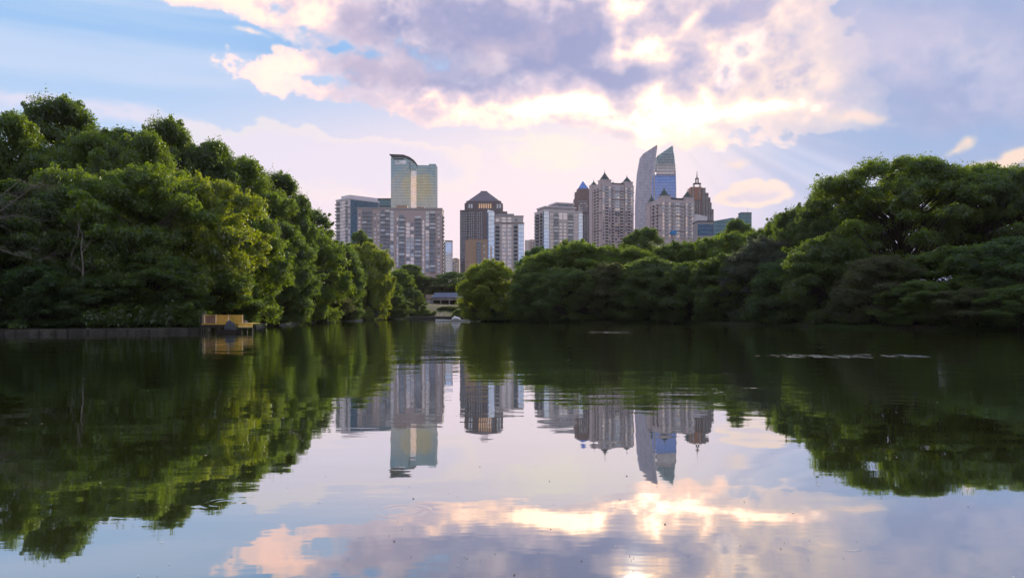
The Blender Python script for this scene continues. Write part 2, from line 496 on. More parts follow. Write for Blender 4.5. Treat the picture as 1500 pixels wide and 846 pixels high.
def build_sky(nt):
    L, N = nt.links, nt.nodes
    img = bpy.data.images.new("cloud_layer", SKY_W, SKY_H, alpha=False, float_buffer=True)
    px = np.ones((SKY_H, SKY_W, 4), np.float32)
    px[..., :3] = cloud_layer()
    img.pixels.foreach_set(px.ravel())
    img.update()
    img.pack()
    tc = N.new("ShaderNodeTexCoord")
    D = S(nt, tc.outputs["Generated"])
    sep = N.new("ShaderNodeSeparateXYZ")
    L.new(D.s, sep.inputs[0])
    x, y, z = (S(nt, sep.outputs[i]) for i in range(3))
    X = x._m("ARCTAN2", y) * F
    H = z.max(-0.999).min(0.999)._m("ARCSINE") * F
    c = N.new("ShaderNodeCombineXYZ")
    L.new(((X - SKY_X0) / (SKY_X1 - SKY_X0)).s, c.inputs[0])
    L.new(((H - SKY_H0) / (SKY_H1 - SKY_H0)).s, c.inputs[1])
    t = N.new("ShaderNodeTexImage")
    t.image = img
    t.extension = "EXTEND"
    t.interpolation = "Cubic"
    L.new(c.outputs[0], t.inputs["Vector"])
    ahead = S(nt, t.outputs["Color"])
    # the open sky overhead and behind the camera (lights the near sides; glass towers mirror it)
    nish = N.new("ShaderNodeTexSky")
    nish.sky_type = "NISHITA"
    nish.sun_disc = False
    nish.sun_elevation = SUN_EL
    nish.sun_rotation = SUN_AZ
    nish.air_density = 1.0; nish.dust_density = 1.0; nish.ozone_density = 2.0
    air = scalec(nt, S(nt, nish.outputs[0]), 0.1)
    n = noise(nt, D, 4.0, 5, 0.6, (2.0, 4.0, 0.5), (1, 1, 3.0))
    bb = mixc(nt, H.line(40, 900), lin(206, 196, 212), lin(150, 176, 222))
    bb = mixc(nt, n.smooth(0.42, 0.64) * 0.6, bb, lin(232, 214, 216))
    Hn = H + (n - 0.5) * 160.0
    warm = Hn.smooth(95, 140) * Hn.smooth(170, 200, 1.0, 0.0)
    bb = mixc(nt, warm * 0.45, bb, lin(246, 208, 160))
    teal = Hn.smooth(180, 215) * Hn.smooth(300, 420, 1.0, 0.0)
    bb = mixc(nt, teal * 0.6, bb, lin(126, 166, 180))
    # golden patch added to the unseen eastern sky for the tall glass tower to mirror
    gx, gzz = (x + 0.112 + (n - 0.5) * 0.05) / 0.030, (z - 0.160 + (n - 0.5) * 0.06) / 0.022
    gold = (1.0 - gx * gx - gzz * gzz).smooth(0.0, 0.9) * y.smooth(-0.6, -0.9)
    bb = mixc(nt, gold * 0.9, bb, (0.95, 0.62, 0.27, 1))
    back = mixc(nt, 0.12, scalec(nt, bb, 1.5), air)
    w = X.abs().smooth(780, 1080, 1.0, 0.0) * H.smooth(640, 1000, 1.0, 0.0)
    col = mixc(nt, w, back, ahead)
    col = mixc(nt, z.smooth(-0.03, -0.004), (0.05, 0.06, 0.05, 1), col)
    bg = N.new("ShaderNodeBackground")
    L.new(scalec(nt, col, 10.0).s, bg.inputs["Color"])
    bg.inputs["Strength"].default_value = 0.1
    out = N.new("ShaderNodeOutputWorld")
    L.new(bg.outputs[0], out.inputs["Surface"])


build_sky(wt)
world.cycles.sampling_method = "MANUAL"
world.cycles.sample_map_resolution = 1024

# ------------------------------------------------------------------ sun (low, behind thin cloud, ahead of the camera)
sun_data = bpy.data.lights.new("sun", "SUN")
sun_data.energy = 5.0
sun_data.angle = R(0.6)
sun_data.color = (1.0, 0.86, 0.66)
sun = bpy.data.objects.new("sun", sun_data)
scene.collection.objects.link(sun)
sun_dir = Vector((math.sin(SUN_AZ) * math.cos(SUN_EL), math.cos(SUN_AZ) * math.cos(SUN_EL), math.sin(SUN_EL)))
sun.rotation_euler = sun_dir.to_track_quat("Z", "Y").to_euler()

# ------------------------------------------------------------------ helpers
col_root = scene.collection


def tag(o, label=None, cat=None, group=None, kind=None):
    if label: o["label"] = label
    if cat: o["category"] = cat
    if group: o["group"] = group
    if kind: o["kind"] = kind
    return o


def link(o, parent=None):
    col_root.objects.link(o)
    if parent is not None:
        o.parent = parent
    return o


def empty(name, loc=(0, 0, 0), rz=0.0):
    o = bpy.data.objects.new(name, None)
    o.empty_display_size = 0.5
    link(o)
    o.location = loc
    o.rotation_euler = (0, 0, rz)
    return o


class MB:
    """collects shapes into one mesh"""
    def __init__(self):
        self.v, self.f, self.m = [], [], []
    def quad(self, *p, mi=0):
        n = len(self.v)
        self.v += [tuple(q) for q in p]
        self.f.append(tuple(range(n, n + len(p))))
        self.m.append(mi)
        return self
    def box(self, x0, x1, y0, y1, z0, z1, mi=0):
        n = len(self.v)
        self.v += [(x0, y0, z0), (x1, y0, z0), (x1, y1, z0), (x0, y1, z0), (x0, y0, z1), (x1, y0, z1), (x1, y1, z1), (x0, y1, z1)]
        for f in ((3, 2, 1, 0), (4, 5, 6, 7), (0, 1, 5, 4), (1, 2, 6, 5), (2, 3, 7, 6), (3, 0, 4, 7)):
            self.f.append(tuple(n + i for i in f)); self.m.append(mi)
        return self
    def prism(self, poly, y0, y1, axis="y", mi=0):
        """poly in (x,z) pushed from y0 to y1 (axis y) or poly in (x,y) pushed from z0 to z1 (axis z)"""
        n, k = len(self.v), len(poly)
        for d in (y0, y1):
            for a, b in poly:
                self.v.append((a, d, b) if axis == "y" else (a, b, d))
        self.f.append(tuple(range(n, n + k))); self.m.append(mi)
        self.f.append(tuple(range(n + 2 * k - 1, n + k - 1, -1))); self.m.append(mi)
        for i in range(k):
            j = (i + 1) % k
            self.f.append((n + j, n + i, n + k + i, n + k + j)); self.m.append(mi)
        return self
    def loft(self, rings, close=True, mi=0):
        n, k = len(self.v), len(rings[0])
        for r in rings:
            self.v += [tuple(p) for p in r]
        for i in range(len(rings) - 1):
            for j in range(k):
                a, b = n + i * k + j, n + i * k + (j + 1) % k
                self.f.append((a, b, b + k, a + k)); self.m.append(mi)
        if close:
            self.f.append(tuple(range(n + k - 1, n - 1, -1))); self.m.append(mi)
            self.f.append(tuple(range(n + (len(rings) - 1) * k, n + len(rings) * k))); self.m.append(mi)
        return self
    def cone(self, cx, cyy, z0, z1, r0, r1=0.0, k=12, mi=0):
        ring = lambda r, z: [(cx + r * math.cos(2 * math.pi * i / k), cyy + r * math.sin(2 * math.pi * i / k), z) for i in range(k)]
        return self.loft([ring(r0, z0), ring(max(r1, 1e-3), z1)], True, mi)
    def tube(self, pts, radii, k=6, mi=0):
        rings = []
        for i, p in enumerate(pts):
            p = Vector(p)
            t = (Vector(pts[min(i + 1, len(pts) - 1)]) - Vector(pts[max(i - 1, 0)])).normalized()
            a = t.cross(Vector((0, 1, 0.13)) if abs(t.y) < 0.9 else Vector((1, 0, 0))).normalized()
            b = t.cross(a)
            rings.append([p + (a * math.cos(2 * math.pi * j / k) + b * math.sin(2 * math.pi * j / k)) * radii[i] for j in range(k)])
        return self.loft(rings, True, mi)
    def mesh(self, name, mats, smooth=False, recalc=True):
        me = bpy.data.meshes.new(name)
        me.from_pydata([tuple(v) for v in self.v], [], self.f)
        for m in (mats if isinstance(mats, (list, tuple)) else [mats]):
            me.materials.append(m)
        me.polygons.foreach_set("material_index", self.m)
        if smooth:
            me.polygons.foreach_set("use_smooth", [True] * len(self.f))
        if recalc:
            import bmesh
            bm = bmesh.new(); bm.from_mesh(me)
            bmesh.ops.recalc_face_normals(bm, faces=bm.faces[:])
            bm.to_mesh(me); bm.free()
        return me
    def build(self, name, mats, parent=None, smooth=False):
        o = bpy.data.objects.new(name, self.mesh(name, mats, smooth))
        return link(o, parent)


# ------------------------------------------------------------------ materials
def new_mat(name):
    m = bpy.data.materials.new(name)
    m.use_nodes = True
    nt = m.node_tree
    nt.nodes.clear()
    out = nt.nodes.new("ShaderNodeOutputMaterial")
    return m, nt, out


def principled(nt, out, color, rough=0.6, metal=0.0, spec=0.4, bump=None, bump_d=0.02, bump_s=0.5):
    b = nt.nodes.new("ShaderNodeBsdfPrincipled")
    if isinstance(color, S):
        nt.links.new(color.s, b.inputs["Base Color"])
    else:
        b.inputs["Base Color"].default_value = color
    if isinstance(rough, S):
        nt.links.new(rough.s, b.inputs["Roughness"])
    else:
        b.inputs["Roughness"].default_value = rough
    b.inputs["Metallic"].default_value = metal
    b.inputs["Specular IOR Level"].default_value = spec
    if bump is not None:
        n = nt.nodes.new("ShaderNodeBump")
        n.inputs["Distance"].default_value = bump_d
        n.inputs["Strength"].default_value = bump_s
        nt.links.new(bump.s, n.inputs["Height"])
        nt.links.new(n.outputs[0], b.inputs["Normal"])
    nt.links.new(b.outputs[0], out.inputs["Surface"])
    return b


def coords(nt, kind="Object"):
    if kind == "World":
        g = nt.nodes.new("ShaderNodeNewGeometry")
        return S(nt, g.outputs["Position"])
    t = nt.nodes.new("ShaderNodeTexCoord")
    return S(nt, t.outputs[kind])


def simple(name, rgb, rough=0.7, metal=0.0, var=0.15, scale=1.0, spec=0.3, grain=None):
    m, nt, out = new_mat(name)
    c = coords(nt)
    n = noise(nt, c, scale, 5, 0.6)
    n2 = noise(nt, c, scale * 7.3, 3, 0.6, (3, 1, 2))
    k = (n * 0.65 + n2 * 0.35).smooth(0.3, 0.7)
    a = tuple(v * (1 - var) for v in rgb) + (1,)
    b = tuple(min(v * (1 + var), 1) for v in rgb) + (1,)
    principled(nt, out, mixc(nt, k, a, b), rough, metal, spec, n2 if grain else None, grain or 0.02)
    return m


# ------------------------------------------------------------------ lake outline and terrain
def at(px, Y):
    return ((px - 750.0) / F * Y, Y)

LAKE = [(-62, 2.2), (-62, 40), (-50, 57), at(-40, 62), at(0, 64.5), at(150, 67.5), at(292, 72), at(318, 84), at(372, 103), at(420, 132), at(470, 163), at(530, 196),
        at(556, 222), at(598, 247), at(650, 251), at(694, 250), at(716, 212), at(704, 176), at(700, 168), at(735, 163), at(764, 161), at(772, 150), at(830, 144), at(900, 142),
        at(1000, 133), at(1100, 118), at(1250, 95), at(1380, 86), at(1500, 80), at(1600, 73), (80, 52), (80, 2.2)]


def lake_sd(x, y):
    """signed distance to the shore: positive on land"""
    x = np.asarray(x, np.float64); y = np.asarray(y, np.float64)
    d2 = np.full(x.shape, 1e18); inside = np.zeros(x.shape, bool)
    n = len(LAKE)
    for i in range(n):
        ax, ay = LAKE[i]; bx, by = LAKE[(i + 1) % n]
        ex, ey = bx - ax, by - ay
        t = np.clip(((x - ax) * ex + (y - ay) * ey) / (ex * ex + ey * ey), 0, 1)
        d2 = np.minimum(d2, (x - ax - t * ex) ** 2 + (y - ay - t * ey) ** 2)
        c = ((ay > y) != (by > y)) & (x < (bx - ax) * (y - ay) / ((by - ay) if by != ay else 1e-9) + ax)
        inside ^= c
    return np.where(inside, -1, 1) * np.sqrt(d2)


def ground_z(x, y):
    x = np.asarray(x, np.float64); y = np.asarray(y, np.float64)
    d = lake_sd(x, y)
    def ss(v, a, b):
        t = np.clip((v - a) / (b - a), 0, 1); return t * t * (3 - 2 * t)
    z = -1.6 + 2.05 * ss(d, -1.6, 0.5)
    z = z + ss(d, 1, 40) * 1.6
    z = z + ss(d, 12, 70) * ss(-x, 10, 60) * 3.0
    z = z + ss(y, 252, 296) * 3.0 + ss(y, 296, 560) * 12.0
    z = z + 0.25 * np.sin(x * 0.11 + 1.3) * np.sin(y * 0.09) * ss(d, 2, 20)
    return z


def gz(x, y):
    return float(ground_z(np.array([x]), np.array([y]))[0])


def grid_axis(lo, hi, step, far, ratio=1.22):
    a = list(np.arange(lo, hi + step / 2, step))
    s, v = step, hi
    up = []
    while v < far:
        s *= ratio; v += s; up.append(v)
    s, v = step, lo
    dn = []
    while v > -far:
        s *= ratio; v -= s; dn.append(v)
    return np.array(dn[::-1] + a + up)


def build_ground():
    xs = grid_axis(-110, 110, 1.6, 1100)
    ys = grid_axis(-6, 300, 1.6, 1250)
    Xg, Yg = np.meshgrid(xs, ys)
    Zg = ground_z(Xg, Yg)
    nv, nx = Xg.size, len(xs)
    co = np.stack([Xg, Yg, Zg], -1).reshape(-1, 3)
    i = np.arange(nv).reshape(Xg.shape)
    q = np.stack([i[:-1, :-1], i[:-1, 1:], i[1:, 1:], i[1:, :-1]], -1).reshape(-1, 4)
    me = bpy.data.meshes.new("ground")
    me.from_pydata(co.tolist(), [], q.tolist())
    me.polygons.foreach_set("use_smooth", [True] * len(q))
    m, nt, out = new_mat("park_ground")
    c = coords(nt, "World")
    n1 = noise(nt, c, 0.12, 6, 0.6)
    n2 = noise(nt, c, 2.6, 5, 0.65)
    g = mixc(nt, n2.smooth(0.3, 0.7), (0.014, 0.026, 0.006, 1), (0.030, 0.044, 0.011, 1))
    e = mixc(nt, n2.smooth(0.3, 0.7), (0.026, 0.021, 0.014, 1), (0.050, 0.040, 0.028, 1))
    principled(nt, out, mixc(nt, n1.smooth(0.45, 0.60), g, e), 0.95, 0, 0.1, n2, 0.12, 0.8)
    me.materials.append(m)
    o = bpy.data.objects.new("ground", me)
    link(o)
    tag(o, kind="structure")
build_ground()


# ------------------------------------------------------------------ water
def water_material():
    m, nt, out = new_mat("lake_water")
    L = nt.links
    p = coords(nt, "World")
    sep = nt.nodes.new("ShaderNodeSeparateXYZ"); L.new(p.s, sep.inputs[0])
    wx, wy = S(nt, sep.outputs[0]), S(nt, sep.outputs[1])
    # heights in metres; the lake is nearly calm
    swell = (noise(nt, p, 0.28, 3, 0.5, (3, 1, 0), (0.55, 1.0, 1)) - 0.5) * 0.044
    rip = (noise(nt, p, 1.5, 3, 0.55, (1, 7, 0), (0.45, 1.0, 1)) - 0.5) * 0.0085
    fine = (noise(nt, p, 9.0, 2, 0.5, (5, 2, 0), (0.6, 1.0, 1)) - 0.5) * 0.00055
    patch = noise(nt, p, 0.09, 3, 0.5, (9, 4, 0), (0.5, 1.2, 1)).smooth(0.38, 0.66, 0.25, 1.5)
    near = wy.smooth(5, 20, 0.22, 1.0)
    h = swell * wy.smooth(6, 40, 0.35, 1.0) + (rip + fine) * patch * near
    # two cat's-paws where the breeze ruffles the surface
    def paw(px, Y, rx, ry, amp):
        cx, cyy = at(px, Y)
        u, v = (wx - cx) / rx, (wy - cyy) / ry
        w = (1.0 - (u * u + v * v)).max(0.0)
        flecks = noise(nt, p, 1.0, 3, 0.65, (4, 9, 1), (1.9, 0.4, 1)).smooth(0.51, 0.56)
        return w * flecks * (noise(nt, p, 4.0, 2, 0.6, (2, 2, 5), (0.5, 1, 1)) - 0.5) * amp
    h = h + paw(1245, 32.0, 3.9, 1.5, 0.5) + paw(892, 72.0, 2.8, 2.2, 0.25)
    ringbreak = noise(nt, p, 3.0, 2, 0.5, (8, 3, 1)).smooth(0.36, 0.60)
    # rings left by insects and fish
    for px, py, rad, wl, amp in ((590, 748, 0.30, 0.10, 0.00030), (330, 736, 0.24, 0.09, 0.00018), (1243, 802, 0.13, 0.06, 0.0004)):
        Y = CAMH * F / (py - HOR)
        cx, cyy = at(px, Y)
        dx, dy = wx - cx, wy - cyy
        d = (dx * dx + dy * dy).pow(0.5)
        env = d.smooth(rad * 0.15, rad * 0.5) * d.smooth(rad * 0.7, rad, 1.0, 0.0)
        h = h + (d * (2 * math.pi / wl)).sin() * env * ringbreak * amp
    b = nt.nodes.new("ShaderNodeBump")
    b.inputs["Strength"].default_value = 1.0
    b.inputs["Distance"].default_value = 1.0
    L.new(h.s, b.inputs["Height"])
    lw = nt.nodes.new("ShaderNodeLayerWeight")
    lw.inputs["Blend"].default_value = 0.5
    L.new(b.outputs[0], lw.inputs["Normal"])
    fac = S(nt, lw.outputs["Facing"]).line(0.40, 0.93, 0.03, 0.93)
    gl = nt.nodes.new("ShaderNodeBsdfGlossy")
    gl.inputs["Color"].default_value = (0.95, 0.97, 1.0, 1)
    gl.inputs["Roughness"].default_value = 0.02
    L.new(b.outputs[0], gl.inputs["Normal"])
    df = nt.nodes.new("ShaderNodeBsdfDiffuse")
    df.inputs["Color"].default_value = (0.030, 0.038, 0.008, 1)
    mx = nt.nodes.new("ShaderNodeMixShader")
    L.new(fac.s, mx.inputs[0]); L.new(df.outputs[0], mx.inputs[1]); L.new(gl.outputs[0], mx.inputs[2])
    L.new(mx.outputs[0], out.inputs["Surface"])
    return m


def haze(density):
    m, nt, out = new_mat("evening_haze")
    v = nt.nodes.new("ShaderNodeVolumePrincipled")
    v.inputs["Color"].default_value = (0.96, 0.93, 0.95, 1)
    v.inputs["Density"].default_value = density
    v.inputs["Anisotropy"].default_value = 0.35
    nt.links.new(v.outputs[0], out.inputs["Volume"])
    o = MB().box(-1500, 1500, -1500, 1500, -2.7, 260).build("haze", m)
    tag(o, kind="stuff")


haze(0.000025)

mb = MB()
mb.quad((-90, 0.5, 0), (110, 0.5, 0), (110, 270, 0), (-90, 270, 0))
water = mb.build("lake_water", water_material())
tag(water, kind="structure")

# ------------------------------------------------------------------ city materials
def glass_mat(name, tint, rough=0.08, refl=0.6, base=(0.02, 0.03, 0.04), jitter=0.35):
    """reflective glazing: a dark body under a mirror coat, panes slightly out of true"""
    m, nt, out = new_mat(name)
    L = nt.links
    c = coords(nt)
    vor = nt.nodes.new("ShaderNodeTexVoronoi")
    vor.inputs["Scale"].default_value = 0.28
    vor.inputs["Randomness"].default_value = 0.25
    L.new(c.s, vor.inputs["Vector"])
    n = noise(nt, c, 0.06, 3, 0.5)
    bp = nt.nodes.new("ShaderNodeBump")
    bp.inputs["Strength"].default_value = 1.0
    bp.inputs["Distance"].default_value = jitter
    L.new(n.s, bp.inputs["Height"])
    gl = nt.nodes.new("ShaderNodeBsdfGlossy")
    gl.inputs["Color"].default_value = tuple(tint) + (1,)
    gl.inputs["Roughness"].default_value = rough
    L.new(bp.outputs[0], gl.inputs["Normal"])
    df = nt.nodes.new("ShaderNodeBsdfDiffuse")
    sep = nt.nodes.new("ShaderNodeSeparateXYZ")
    L.new(vor.outputs["Color"], sep.inputs[0])
    k = S(nt, sep.outputs[0])
    L.new(mixc(nt, k, tuple(b * 0.6 for b in base) + (1,), tuple(min(b * 1.7, 1) for b in base) + (1,)).s, df.inputs["Color"])
    mx = nt.nodes.new("ShaderNodeMixShader")
    L.new((k * 0.14 + (refl - 0.07)).s, mx.inputs[0])
    L.new(df.outputs[0], mx.inputs[1]); L.new(gl.outputs[0], mx.inputs[2])
    L.new(mx.outputs[0], out.inputs["Surface"])
    return m


def curtain_mat(name, tint, base, floor=3.6, bay=1.9, refl=0.55, line=(0.10, 0.12, 0.14), lw=0.12, rough=0.06, spandrel=0.25):
    """curtain wall: glazing with mullions and floor lines of its own (object metres)"""
    m, nt, out = new_mat(name)
    L = nt.links
    c = coords(nt)
    sep = nt.nodes.new("ShaderNodeSeparateXYZ"); L.new(c.s, sep.inputs[0])
    u = S(nt, sep.outputs[0]) + S(nt, sep.outputs[1]) * 1.0
    z = S(nt, sep.outputs[2])
    def frac(v):
        return v._m("FRACT")
    fz = frac(z / floor); fu = frac(u / bay)
    mull = (fz.smooth(0, lw, 1, 0, "LINEAR")).max(fu.smooth(0, lw * 1.2, 1, 0, "LINEAR"))
    sp = fz.smooth(0.70, 0.72, 0, 1, "LINEAR") * spandrel
    cell = nt.nodes.new("ShaderNodeTexWhiteNoise"); cell.noise_dimensions = "2D"
    cv = nt.nodes.new("ShaderNodeCombineXYZ")
    L.new((u / bay)._m("FLOOR").s, cv.inputs[0]); L.new((z / floor)._m("FLOOR").s, cv.inputs[1])
    L.new(cv.outputs[0], cell.inputs["Vector"])
    k = S(nt, cell.outputs["Value"])
    n = noise(nt, c, 0.05, 3, 0.5)
    bp = nt.nodes.new("ShaderNodeBump")
    bp.inputs["Distance"].default_value = 0.12
    L.new(n.s, bp.inputs["Height"])
    gl = nt.nodes.new("ShaderNodeBsdfGlossy")
    gl.inputs["Color"].default_value = tuple(tint) + (1,)
    gl.inputs["Roughness"].default_value = rough
    L.new(bp.outputs[0], gl.inputs["Normal"])
    df = nt.nodes.new("ShaderNodeBsdfDiffuse")
    b0 = mixc(nt, k, tuple(v * 0.78 for v in base) + (1,), tuple(min(1, v * 1.28) for v in base) + (1,))
    L.new(mixc(nt, mull, b0, tuple(line) + (1,)).s, df.inputs["Color"])
    mx = nt.nodes.new("ShaderNodeMixShader")
    fac = (refl + (k - 0.5) * 0.08) * (1.0 - mull * 0.7) * (1.0 - sp)
    L.new(fac.s, mx.inputs[0]); L.new(df.outputs[0], mx.inputs[1]); L.new(gl.outputs[0], mx.inputs[2])
    L.new(mx.outputs[0], out.inputs["Surface"])
    return m


def glow_mat(name, rgb, k):
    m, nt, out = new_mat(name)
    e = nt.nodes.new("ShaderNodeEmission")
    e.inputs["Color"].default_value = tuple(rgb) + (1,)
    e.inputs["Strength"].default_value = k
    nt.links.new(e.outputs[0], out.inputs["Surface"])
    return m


M = dict(
    white=simple("white_render", (0.62, 0.57, 0.59), 0.7, var=0.06, scale=0.05),
    pink=simple("pink_precast", (0.47, 0.375, 0.365), 0.8, var=0.10, scale=0.06),
    palebeige=simple("pale_beige_precast", (0.54, 0.47, 0.455), 0.8, var=0.08, scale=0.06),
    grey=simple("grey_precast", (0.34, 0.31, 0.32), 0.8, var=0.10, scale=0.06),
    mauve=simple("mauve_limestone", (0.50, 0.425, 0.43), 0.8, var=0.08, scale=0.06),
    mauve_dark=simple("mauve_limestone_band", (0.15, 0.125, 0.14), 0.8, var=0.1, scale=0.1),
    brown=simple("brown_granite", (0.155, 0.115, 0.12), 0.5, var=0.12, scale=0.06),
    brown2=simple("rust_granite", (0.17, 0.115, 0.12), 0.5, var=0.12, scale=0.06),
    plum=simple("plum_granite", (0.115, 0.092, 0.115), 0.45, var=0.12, scale=0.05),
    plumroof=simple("plum_roof_panels", (0.14, 0.115, 0.145), 0.45, var=0.1, scale=0.1),
    tan=simple("tan_brick", (0.40, 0.27, 0.195), 0.85, var=0.10, scale=0.08),
    cream=simple("cream_stucco", (0.52, 0.42, 0.33), 0.85, var=0.08, scale=0.08),
    slate=simple("slate_roof", (0.045, 0.055, 0.07), 0.6, var=0.2, scale=0.3),
    copper=simple("dark_green_copper_roof", (0.035, 0.06, 0.06), 0.6, var=0.2, scale=0.3),
    dark=simple("dark_metal", (0.05, 0.05, 0.06), 0.5, var=0.1),
    rail=simple("grey_balcony_rail", (0.24, 0.24, 0.27), 0.6, var=0.1),
    slab=simple("pale_balcony_slab", (0.42, 0.38, 0.38), 0.8, var=0.1),
    recess=simple("dark_balcony_recess", (0.045, 0.045, 0.055), 0.6, var=0.2),
    orange=simple("coral_granite", (0.36, 0.17, 0.13), 0.6, var=0.1, scale=0.1),
    win_dark=glass_mat("dark_window_glass", (0.40, 0.50, 0.66), 0.1, 0.24),
    win_mid=glass_mat("blue_grey_window_glass", (0.58, 0.70, 0.84), 0.1, 0.42, (0.05, 0.06, 0.08)),
    win_pale=glass_mat("curtained_window_glass", (0.8, 0.8, 0.85), 0.12, 0.36, (0.42, 0.38, 0.39)),
    win_warm=glass_mat("warm_reflection_window_glass", (1.0, 0.92, 0.82), 0.12, 0.35, (0.6, 0.46, 0.36)),  # a warm, lit reflection is put into the pane's body colour
    teal=curtain_mat("teal_curtain_wall", (0.09, 0.19, 0.28), (0.02, 0.04, 0.06), 3.6, 1.9, 0.6),
    blue=curtain_mat("blue_curtain_wall", (0.24, 0.36, 0.72), (0.02, 0.05, 0.16), 3.8, 2.4, 0.6, (0.06, 0.09, 0.2), 0.07),
    navy=curtain_mat("navy_curtain_wall", (0.07, 0.15, 0.27), (0.012, 0.03, 0.06), 3.4, 2.6, 0.5, (0.02, 0.03, 0.05), 0.10),
    greygreen=curtain_mat("grey_green_curtain_wall", (0.40, 0.48, 0.53), (0.07, 0.095, 0.11), 3.7, 1.8, 0.62, (0.14, 0.17, 0.18), 0.08),
    silver=curtain_mat("silver_lavender_curtain_wall", (0.50, 0.51, 0.62), (0.22, 0.205, 0.25), 3.9, 2.2, 0.42, (0.30, 0.29, 0.33), 0.08, 0.3),
    skyglass=curtain_mat("sky_blue_curtain_wall", (0.62, 0.78, 0.98), (0.10, 0.18, 0.32), 3.3, 3.0, 0.6, (0.3, 0.38, 0.5), 0.08),
    paleglass=curtain_mat("pale_pink_glass_panel", (0.96, 0.90, 0.92), (0.62, 0.52, 0.52), 3.7, 1.8, 0.55, (0.6, 0.52, 0.52), 0.05),
    lit=glow_mat("sun_through_glass_glow", (1.0, 0.62, 0.42), 0.5),  # emission standing in for sunlight seen through the glass
)
WIN_MIX = ("win_dark", "win_dark", "win_mid", "win_mid", "win_pale")
MAXPART = 100


